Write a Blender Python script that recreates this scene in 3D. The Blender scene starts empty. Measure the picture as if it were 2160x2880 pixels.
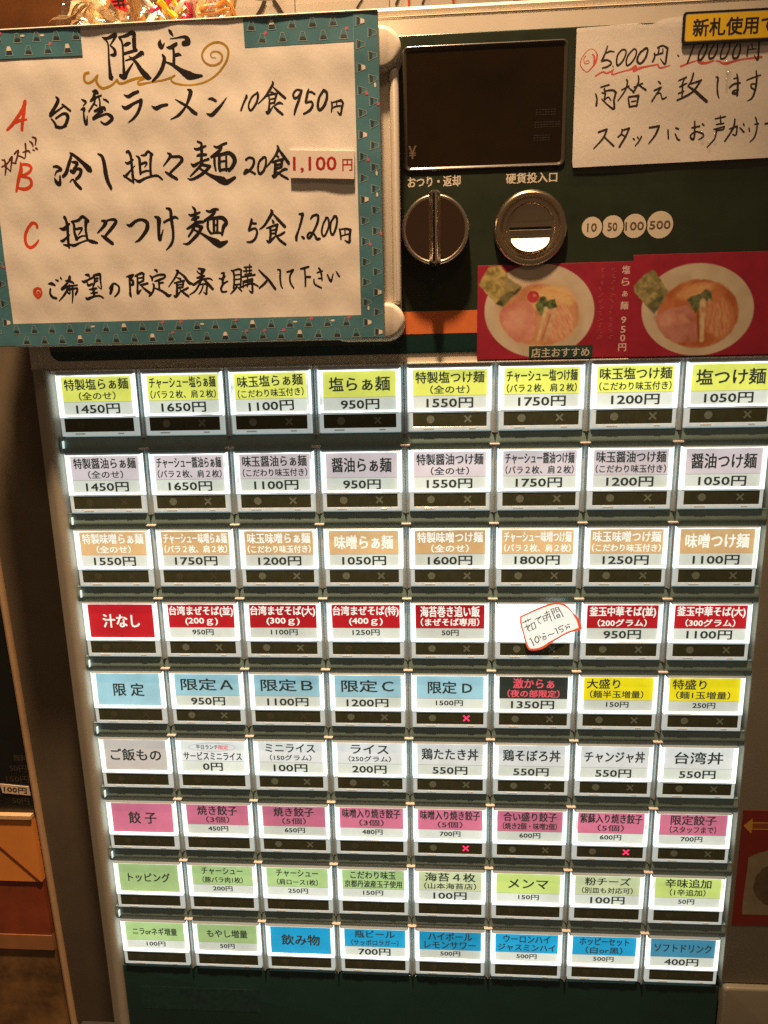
import bpy, math, random
from mathutils import Vector, Matrix
random.seed(7)
scene = bpy.context.scene
MM = 0.001
Z0 = 1.30          # world height of the top left button corner
# every length below is in millimetres: u = right, v = down, w = out of the machine front

# ------------------------------------------------------------------ camera
cam_d = bpy.data.cameras.new('camera')
cam = bpy.data.objects.new('camera', cam_d)
scene.collection.objects.link(cam)
scene.camera = cam
cam_d.sensor_fit = 'VERTICAL'
cam_d.sensor_height = 36.0
cam_d.lens = 24.375
cam_d.clip_start = 0.005
cam_d.clip_end = 50.0
Rr = [[0.9978751, 0.0207957, 0.0617480], [-0.0071263, 0.9768469, -0.2138209], [-0.0647649, 0.2129265, 0.9749194]]
def _w(r): return Vector((r[0], r[2], -r[1]))
right, up, back = _w(Rr[0]), -_w(Rr[1]), -_w(Rr[2])
m = Matrix((right, up, back)).transposed().to_4x4()
m.translation = Vector((143.4726*MM, -263.5861*MM, Z0 + 2.6035*MM))
cam.matrix_world = m

# ------------------------------------------------------------------ world and lamps
world = bpy.data.worlds.new('World')
scene.world = world
world.use_nodes = True
bg = world.node_tree.nodes['Background']
bg.inputs['Color'].default_value = (1.0, 0.62, 0.36, 1)
bg.inputs['Strength'].default_value = 0.075

def lamp(name, u, v, w, target, radius, power, color):
    d = bpy.data.lights.new(name, 'AREA')
    d.shape = 'DISK'; d.size = radius*2*MM; d.energy = power; d.color = color
    o = bpy.data.objects.new(name, d)
    scene.collection.objects.link(o)
    p = Vector((u*MM, -w*MM, Z0 - v*MM)); t = Vector((target[0]*MM, -target[2]*MM, Z0 - target[1]*MM))
    o.location = p
    o.rotation_euler = (t - p).to_track_quat('-Z', 'Y').to_euler()
    return o
def spot(name, u, v, w, target, radius, power, color, size, blend):
    d = bpy.data.lights.new(name, 'SPOT')
    d.energy = power; d.color = color; d.shadow_soft_size = radius*MM; d.spot_size = math.radians(size); d.spot_blend = blend
    o = bpy.data.objects.new(name, d)
    scene.collection.objects.link(o)
    p = Vector((u*MM, -w*MM, Z0 - v*MM)); t = Vector((target[0]*MM, -target[2]*MM, Z0 - target[1]*MM))
    o.location = p
    o.rotation_euler = (t - p).to_track_quat('-Z', 'Y').to_euler()
    return o
# narrow warm ceiling downlight over the sign side, and the dim rest of the room
spot('ceiling_downlight', 112, -690, 165, (66, -60, 0), 20, 64.0, (1.0, 0.64, 0.355), 44, 1.0)
lamp('room_downlight', 330, -1150, 820, (142, 60, 0), 110, 2.2, (1.0, 0.62, 0.34))
lamp('rear_downlight', 30, -700, -95, (40, -120, -100), 40, 6.0, (1.0, 0.60, 0.28))

vs = scene.view_settings
vs.view_transform = 'Standard'; vs.look = 'None'; vs.exposure = 0.0; vs.gamma = 1.0; vs.use_curve_mapping = False
scene.cycles.use_denoising = False
scene.cycles.max_bounces = 8
scene.cycles.transparent_max_bounces = 12
scene.cycles.caustics_reflective = False
scene.cycles.caustics_refractive = False
scene.cycles.sample_clamp_indirect = 3.0

# ------------------------------------------------------------------ materials
def lin(c):
    c = c/255.0
    return c/12.92 if c <= 0.04045 else ((c+0.055)/1.055)**2.4
def S(r, g, b): return (lin(r), lin(g), lin(b))
MATS = {}
def mat(name, col, rough=0.5, metal=0.0, emit=None, estr=1.0, var=0.0, vscale=200.0, bump=0.0, bscale=900.0, spec=0.5, coat=0.0, trans=0.0):
    if name in MATS: return MATS[name]
    m = bpy.data.materials.new(name); m.use_nodes = True
    nt = m.node_tree; b = nt.nodes['Principled BSDF']
    b.inputs['Base Color'].default_value = (*col, 1)
    b.inputs['Roughness'].default_value = rough
    b.inputs['Metallic'].default_value = metal
    b.inputs['Specular IOR Level'].default_value = spec
    b.inputs['Coat Weight'].default_value = coat
    b.inputs['Coat Roughness'].default_value = 0.08
    b.inputs['Transmission Weight'].default_value = trans
    tc = nt.nodes.new('ShaderNodeTexCoord')
    if var > 0:
        n = nt.nodes.new('ShaderNodeTexNoise'); n.inputs['Scale'].default_value = vscale; n.inputs['Detail'].default_value = 5; n.inputs['Roughness'].default_value = 0.65
        nt.links.new(tc.outputs['Object'], n.inputs['Vector'])
        mr = nt.nodes.new('ShaderNodeMapRange'); mr.inputs['From Min'].default_value = 0.3; mr.inputs['From Max'].default_value = 0.7
        mr.inputs['To Min'].default_value = 1-var; mr.inputs['To Max'].default_value = 1+var
        nt.links.new(n.outputs['Fac'], mr.inputs['Value'])
        hs = nt.nodes.new('ShaderNodeVectorMath'); hs.operation = 'SCALE'; hs.inputs[0].default_value = col
        nt.links.new(mr.outputs['Result'], hs.inputs['Scale'])
        nt.links.new(hs.outputs['Vector'], b.inputs['Base Color'])
    if bump > 0:
        n2 = nt.nodes.new('ShaderNodeTexNoise'); n2.inputs['Scale'].default_value = bscale; n2.inputs['Detail'].default_value = 3
        nt.links.new(tc.outputs['Object'], n2.inputs['Vector'])
        bp = nt.nodes.new('ShaderNodeBump'); bp.inputs['Strength'].default_value = bump; bp.inputs['Distance'].default_value = 0.0002
        nt.links.new(n2.outputs['Fac'], bp.inputs['Height']); nt.links.new(bp.outputs['Normal'], b.inputs['Normal'])
    if emit is not None:
        b.inputs['Emission Strength'].default_value = estr
        b.inputs['Emission Color'].default_value = (*emit, 1)
    MATS[name] = m
    return m

def backlit(name, rgb, k=1.0):
    """printed card lit from behind by a lamp: uneven brightness from the diffuser and paper fibre"""
    if name in MATS: return MATS[name]
    c = S(*rgb)
    m = mat(name, tuple(x*0.35 for x in c), 0.6, emit=c, estr=k, spec=0.2)
    nt = m.node_tree; b = nt.nodes['Principled BSDF']
    tc = nt.nodes.new('ShaderNodeTexCoord'); oi = nt.nodes.new('ShaderNodeObjectInfo')
    ad = nt.nodes.new('ShaderNodeVectorMath'); ad.operation = 'ADD'
    nt.links.new(tc.outputs['Object'], ad.inputs[0]); nt.links.new(oi.outputs['Random'], ad.inputs[1])
    n = nt.nodes.new('ShaderNodeTexNoise'); n.inputs['Scale'].default_value = 60.0; n.inputs['Detail'].default_value = 6; n.inputs['Roughness'].default_value = 0.6
    nt.links.new(ad.outputs['Vector'], n.inputs['Vector'])
    mr = nt.nodes.new('ShaderNodeMapRange'); mr.inputs['From Min'].default_value = 0.3; mr.inputs['From Max'].default_value = 0.7
    mr.inputs['To Min'].default_value = 0.80*k; mr.inputs['To Max'].default_value = 1.08*k
    nt.links.new(n.outputs['Fac'], mr.inputs['Value'])
    a2 = nt.nodes.new('ShaderNodeMath'); a2.operation = 'MULTIPLY'
    r2 = nt.nodes.new('ShaderNodeMapRange'); r2.inputs['To Min'].default_value = 0.85; r2.inputs['To Max'].default_value = 1.12
    nt.links.new(oi.outputs['Random'], r2.inputs['Value'])
    nt.links.new(mr.outputs['Result'], a2.inputs[0]); nt.links.new(r2.outputs['Result'], a2.inputs[1])
    nt.links.new(a2.outputs['Value'], b.inputs['Emission Strength'])
    return m

def film_mat(name, gloss=0.06, rough=0.12):
    if name in MATS: return MATS[name]
    m = bpy.data.materials.new(name); m.use_nodes = True; nt = m.node_tree
    nt.nodes.remove(nt.nodes['Principled BSDF'])
    out = [n for n in nt.nodes if n.type == 'OUTPUT_MATERIAL'][0]
    t = nt.nodes.new('ShaderNodeBsdfTransparent'); t.inputs['Color'].default_value = (0.97, 0.97, 0.96, 1)
    g = nt.nodes.new('ShaderNodeBsdfGlossy'); g.inputs['Roughness'].default_value = rough
    tc = nt.nodes.new('ShaderNodeTexCoord'); n2 = nt.nodes.new('ShaderNodeTexNoise'); n2.inputs['Scale'].default_value = 70.0; n2.inputs['Detail'].default_value = 3
    nt.links.new(tc.outputs['Object'], n2.inputs['Vector'])
    bp = nt.nodes.new('ShaderNodeBump'); bp.inputs['Strength'].default_value = 0.5; bp.inputs['Distance'].default_value = 0.002
    nt.links.new(n2.outputs['Fac'], bp.inputs['Height']); nt.links.new(bp.outputs['Normal'], g.inputs['Normal'])
    mx = nt.nodes.new('ShaderNodeMixShader'); mx.inputs[0].default_value = gloss
    nt.links.new(t.outputs[0], mx.inputs[1]); nt.links.new(g.outputs[0], mx.inputs[2]); nt.links.new(mx.outputs[0], out.inputs['Surface'])
    MATS[name] = m
    return m

IVORY = mat('ivory_plastic', (0.62, 0.57, 0.49), 0.42, var=0.04, vscale=90, bump=0.12, bscale=2500)
GLOWS = mat('lit_acrylic_side', (0.6, 0.6, 0.6), 0.3, emit=(0.86, 1.0, 0.95), estr=1.6)
FLANK = mat('brown_beige_plastic', (0.215, 0.20, 0.155), 0.42, var=0.07, vscale=60, bump=0.2, bscale=1800)
IVORY_DK = mat('grey_beige_plastic', (0.33, 0.305, 0.25), 0.34, var=0.05, vscale=120, bump=0.10, bscale=2500)
GRID = mat('grey_grid_plastic', (0.36, 0.42, 0.44), 0.22, var=0.06, vscale=300)
BAR = mat('charcoal_bar', (0.185, 0.29, 0.30), 0.30, var=0.08, vscale=260, bump=0.1, bscale=3000)
CLIPM = mat('clip_plastic', (0.62, 0.57, 0.53), 0.35)
GLASS = mat('dark_panel', (0.023, 0.032, 0.020), 0.20, var=0.25, vscale=40, bump=0.05, bscale=400)
GLASS_T = mat('dark_teal_panel', (0.011, 0.040, 0.036), 0.20, var=0.12, vscale=60)
ORANGE = mat('orange_stripe', (0.62, 0.16, 0.045), 0.4, var=0.06)
BLACK = mat('black_gloss', (0.006, 0.005, 0.004), 0.12)
SCREEN = mat('screen_brown_sheen', (0.013, 0.0075, 0.003), 0.10, var=0.5, vscale=22, coat=0.5)  # brownish room reflection is put into the blotchy base colour
MIRROR = mat('chrome_dark_reflection', (0.46, 0.30, 0.20), 0.06, 1.0, bump=0.25, bscale=40)  # lever chrome with the dark brown room reflection put into its colour
CHROME = mat('chrome', (0.92, 0.84, 0.72), 0.23, 1.0, bump=0.12, bscale=90)
CHROME_S = mat('satin_chrome', (0.80, 0.66, 0.48), 0.20, 1.0, bump=0.05, bscale=1500)
PRINTW = mat('cream_print', (0.62, 0.56, 0.46), 0.5)
GLOW = mat('lit_acrylic', (0.8, 0.8, 0.8), 0.3, emit=(0.90, 1.0, 0.965), estr=1.35)
_nt = GLOW.node_tree; _tc = _nt.nodes.new('ShaderNodeTexCoord'); _oi = _nt.nodes.new('ShaderNodeObjectInfo')
_ad = _nt.nodes.new('ShaderNodeVectorMath'); _ad.operation = 'ADD'; _nt.links.new(_tc.outputs['Object'], _ad.inputs[0]); _nt.links.new(_oi.outputs['Random'], _ad.inputs[1])
_nz = _nt.nodes.new('ShaderNodeTexNoise'); _nz.inputs['Scale'].default_value = 110; _nz.inputs['Detail'].default_value = 3; _nt.links.new(_ad.outputs['Vector'], _nz.inputs['Vector'])
_mr = _nt.nodes.new('ShaderNodeMapRange'); _mr.inputs['From Min'].default_value = 0.32; _mr.inputs['From Max'].default_value = 0.66; _mr.inputs['To Min'].default_value = 0.62; _mr.inputs['To Max'].default_value = 1.9
_nt.links.new(_nz.outputs['Fac'], _mr.inputs['Value']); _nt.links.new(_mr.outputs['Result'], _nt.nodes['Principled BSDF'].inputs['Emission Strength'])
RIM = mat('clear_acrylic_rim', (0.46, 0.48, 0.46), 0.16, emit=(0.80, 0.92, 0.88), estr=0.42, var=0.25, vscale=350, bump=0.25, bscale=700)
LEDW = mat('status_window', (0.062, 0.074, 0.044), 0.16, var=0.2, vscale=250)
DOTM = mat('status_grey', (0.20, 0.26, 0.23), 0.5, var=0.15, vscale=600)
DOTF = mat('status_grey_faint', (0.085, 0.09, 0.06), 0.5, var=0.15, vscale=600)
REDX = mat('status_red_lit', (0.5, 0.02, 0.06), 0.4, emit=(1.0, 0.035, 0.13), estr=1.3)
PAPER = mat('paper', (0.80, 0.76, 0.72), 0.55, var=0.035, vscale=60, bump=0.15, bscale=500)
INKM = mat('black_brush_ink', (0.010, 0.007, 0.008), 0.4)
GOLDI = mat('ochre_brush_ink', (0.42, 0.24, 0.012), 0.45, var=0.25, vscale=150)
REDI = mat('vermilion_ink', (0.66, 0.062, 0.015), 0.45, var=0.12, vscale=200)
BROWNI = mat('dark_red_ink', (0.12, 0.018, 0.012), 0.45)
PINKI = mat('pink_marker', (0.68, 0.10, 0.085), 0.5, var=0.15, vscale=300)
OLIVEI = mat('olive_ink', S(95, 98, 78), 0.5)
TAPE = mat('teal_washi_tape', (0.062, 0.195, 0.255), 0.42, var=0.12, vscale=80)
TAPEW = mat('tape_white_print', (0.30, 0.36, 0.35), 0.5)
TAPEB = mat('tape_black_print', (0.03, 0.03, 0.03), 0.5)
TAPEP = mat('tape_pink_print', (0.62, 0.10, 0.16), 0.5)
TAPEC = mat('tape_cream_print', (0.80, 0.70, 0.62), 0.5)
PRED = mat('price_red', (0.42, 0.010, 0.014), 0.45)
FILM = film_mat('clear_film')

# ------------------------------------------------------------------ mesh builder
def XYZ(p): return (p[0]*MM, -p[2]*MM, -p[1]*MM)
def rrect(u0, v0, u1, v1, r, n=6):
    r = max(0.0, min(r, (u1-u0)/2-1e-4, (v1-v0)/2-1e-4))
    if r < 1e-3: return [(u0, v0), (u1, v0), (u1, v1), (u0, v1)]
    o = []
    for cu, cv, a0 in ((u1-r, v0+r, -90), (u1-r, v1-r, 0), (u0+r, v1-r, 90), (u0+r, v0+r, 180)):
        for i in range(n+1):
            a = math.radians(a0+90*i/n); o.append((cu+r*math.cos(a), cv+r*math.sin(a)))
    return o
def ellipse(cu, cv, a, b, n=40, rot=0):
    c, s = math.cos(rot), math.sin(rot)
    return [(cu+a*math.cos(t)*c-b*math.sin(t)*s, cv+a*math.cos(t)*s+b*math.sin(t)*c) for t in (2*math.pi*i/n for i in range(n))]
class MB:
    def __init__(s): s.v = []; s.f = []; s.m = []
    def add(s, pts): i = len(s.v); s.v += pts; return i
    def face(s, idx, mi=0): s.f.append(idx); s.m.append(mi)
    def poly(s, pts, w, mi=0):
        i = s.add([(p[0], p[1], w) for p in pts]); s.face(list(range(i, i+len(pts))), mi)
    def rings(s, rings, mi=0, cap0=True, cap1=True, mcap=None):
        n = len(rings[0]); ids = [s.add(r) for r in rings]
        for a, b in zip(ids, ids[1:]):
            for k in range(n):
                k2 = (k+1) % n
                s.face([a+k, a+k2, b+k2, b+k], mi)
        if cap0: s.face(list(range(ids[0], ids[0]+n))[::-1], mi)
        if cap1: s.face(list(range(ids[-1], ids[-1]+n)), mi if mcap is None else mcap)
    def slab(s, u0, v0, u1, v1, w0, w1, r=0.0, b=0.0, mi=0, n=6):
        """rounded plate with rolled front edge of size b"""
        st = [(0, w0)]
        if b > 0:
            for t in (0, 30, 60, 90):
                a = math.radians(t); st.append((b*(1-math.cos(a)), w1-b+b*math.sin(a)))
        else: st.append((0, w1))
        rr = max(r, b+0.05) if b > 0 else r
        R = [[(p[0], p[1], w) for p in rrect(u0+i, v0+i, u1-i, v1-i, rr-i, n)] for i, w in st]
        s.rings(R, mi)
    def prism(s, pts, w0, w1, mi=0):
        s.rings([[(p[0], p[1], w0) for p in pts], [(p[0], p[1], w1) for p in pts]], mi)
    def lathe(s, cu, cv, prof, n=48, mi=0):
        R = [[(cu+r*math.cos(2*math.pi*k/n), cv+r*math.sin(2*math.pi*k/n), w) for k in range(n)] for r, w in prof]
        s.rings(R, mi)
    def extr_u(s, prof, u0, u1, mi=0):          # prof: (v, w)
        s.rings([[(u0, p[0], p[1]) for p in prof], [(u1, p[0], p[1]) for p in prof]], mi)
    def extr_v(s, prof, v0, v1, mi=0):          # prof: (u, w)
        s.rings([[(p[0], v0, p[1]) for p in prof], [(p[0], v1, p[1]) for p in prof]], mi)
    def grid(s, u0, v0, u1, v1, nu, nv, fn, mi=0):
        i0 = s.add([(u0+(u1-u0)*i/nu, v0+(v1-v0)*j/nv, fn(u0+(u1-u0)*i/nu, v0+(v1-v0)*j/nv)) for j in range(nv+1) for i in range(nu+1)])
        for j in range(nv):
            for i in range(nu):
                a = i0+j*(nu+1)+i; s.face([a, a+1, a+nu+2, a+nu+1], mi)
    def tube(s, pts, r, n=8, mi=0):
        P = [Vector(p) for p in pts]; R = []
        for i, p in enumerate(P):
            d = (P[min(i+1, len(P)-1)]-P[max(i-1, 0)]).normalized()
            a = d.cross(Vector((0.13, 0.21, 0.97))).normalized(); b = d.cross(a)
            rr = r[i] if isinstance(r, (list, tuple)) else r
            R.append([tuple(p+a*rr*math.cos(2*math.pi*k/n)+b*rr*math.sin(2*math.pi*k/n)) for k in range(n)])
        s.rings(R, mi)
    def build(s, name, mats, parent=None, loc=(0, 0, 0), smooth=False):
        me = mesh_of(name, s.v, s.f, s.m, mats, smooth)
        return obj(name, me, parent, loc)
def mesh_of(name, v, f, mi, mats, smooth=False):
    me = bpy.data.meshes.new(name)
    me.from_pydata([XYZ(p) for p in v], [], f)
    for mt in (mats if isinstance(mats, (list, tuple)) else [mats]): me.materials.append(mt)
    if len(me.materials) > 1: me.polygons.foreach_set('material_index', mi)
    if smooth:
        me.polygons.foreach_set('use_smooth', [True]*len(me.polygons))
        try: me.set_sharp_from_angle(angle=math.radians(40))
        except Exception: pass
    me.validate(); me.update()
    return me
def obj(name, me, parent=None, loc=(0, 0, 0)):
    o = bpy.data.objects.new(name, me); scene.collection.objects.link(o)
    o.location = XYZ(loc)
    if parent is None: o.location.z += Z0
    else: o.parent = parent
    return o
def thing(name, label, cat, loc=(0, 0, 0), group=None):
    o = bpy.data.objects.new(name, None); scene.collection.objects.link(o)
    o.empty_display_size = 0.02
    o.location = XYZ(loc); o.location.z += Z0
    o['label'] = label; o['category'] = cat
    if group: o['group'] = group
    return o
def tag(o, label, cat, group=None):
    o['label'] = label; o['category'] = cat
    if group: o['group'] = group
    return o

# ------------------------------------------------------------------ printed lettering (built-in font) as meshes
TXT = {}
def prepare_text(strings):
    tmp = []
    for s, bold in sorted(strings):
        c = bpy.data.curves.new('t', 'FONT'); c.body = s; c.size = 1.0; c.align_x = 'LEFT'
        c.resolution_u = 2; c.fill_mode = 'FRONT'
        o = bpy.data.objects.new('t', c); scene.collection.objects.link(o); tmp.append((s, bold, o, c))
    bpy.context.view_layer.update()
    dg = bpy.context.evaluated_depsgraph_get()
    for s, bold, o, c in tmp:
        me = bpy.data.meshes.new_from_object(o.evaluated_get(dg))
        v = [(p.co.x, p.co.y) for p in me.vertices]; f = [list(p.vertices) for p in me.polygons]
        if v:
            x0 = min(a for a, b in v); x1 = max(a for a, b in v); y0 = min(b for a, b in v); y1 = max(b for a, b in v)
            v = [((a-x0)/(x1-x0)-0.5, 0.5-(b-y0)/(y1-y0)) for a, b in v]
        TXT[(s, bold)] = (v, f)
        bpy.data.meshes.remove(me); bpy.data.objects.remove(o); bpy.data.curves.remove(c)
def put_text(mb, s, cu, cv, wid, hei, w, bold=0.012, mi=0, fn=None, rot=0.0, shear=0.0):
    v, f = TXT[(s, bold)]
    ca, sa = math.cos(rot), math.sin(rot)
    d = bold*hei*1.35                    # heavier weight: overprinted copies a hair apart
    for n_, (ox, oy) in enumerate(((-d, -d*0.7), (d, d*0.7), (d, -d*0.7), (-d, d*0.7)) if d > 0 else ((0, 0),)):
        P = []
        for a, b in v:
            x = a*wid - shear*b*hei + ox; y = b*hei + oy
            uu, vv = cu+x*ca-y*sa, cv+x*sa+y*ca
            P.append((uu, vv, w+0.0015*n_+(fn(uu, vv) if fn else 0)))
        i = mb.add(P)
        for q in f: mb.face([i+k for k in q], mi)

# ------------------------------------------------------------------ hand brush strokes: u,v,width in 1/20 mm
def strokes(mb, data, w, fn=None, mi=0, seg=5, grow=1.0):
    for si, st in enumerate(data.split('|')):
        p = [tuple(float(x)/20 for x in q.split(',')) for q in st.split()]
        if len(p) == 2: p = [p[0], tuple((a+b)/2 for a, b in zip(*p)), p[1]]
        q = [p[0]]+p+[p[-1]]; c = []
        for i in range(1, len(q)-2):
            for k in range(seg):
                t = k/seg; c.append(tuple(0.5*((2*q[i][j])+(-q[i-1][j]+q[i+1][j])*t+(2*q[i-1][j]-5*q[i][j]+4*q[i+1][j]-q[i+2][j])*t*t+(-q[i-1][j]+3*q[i][j]-3*q[i+1][j]+q[i+2][j])*t**3) for j in range(3)))
        c.append(p[-1])
        L, R = [], []
        for i, (x, y, d) in enumerate(c):
            a, b = c[max(i-1, 0)], c[min(i+1, len(c)-1)]
            tx, ty = b[0]-a[0], b[1]-a[1]; l = math.hypot(tx, ty) or 1
            r = max(d, 0.12)*0.5*grow*(1+random.uniform(-0.05, 0.05))
            L.append((x-ty/l*r, y+tx/l*r)); R.append((x+ty/l*r, y-tx/l*r))
        ww = w+0.0006*(si % 40)
        z = lambda P: [(a, b, ww+(fn(a, b) if fn else 0)) for a, b in P]
        il = mb.add(z(L)); ir = mb.add(z(R))
        for i in range(len(c)-1): mb.face([il+i, il+i+1, ir+i+1, ir+i], mi)
        for e, sgn in ((0, -1), (len(c)-1, 1)):       # round ends
            x, y, d = c[e]; r = max(d, 0.12)*0.5*grow
            a0 = math.atan2(L[e][1]-y, L[e][0]-x)
            cap = [(x+r*math.cos(a0-sgn*math.pi*k/6), y+r*math.sin(a0-sgn*math.pi*k/6)) for k in range(7)]
            i0 = mb.add(z(cap)); mb.face(list(range(i0, i0+7)), mi)
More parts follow.
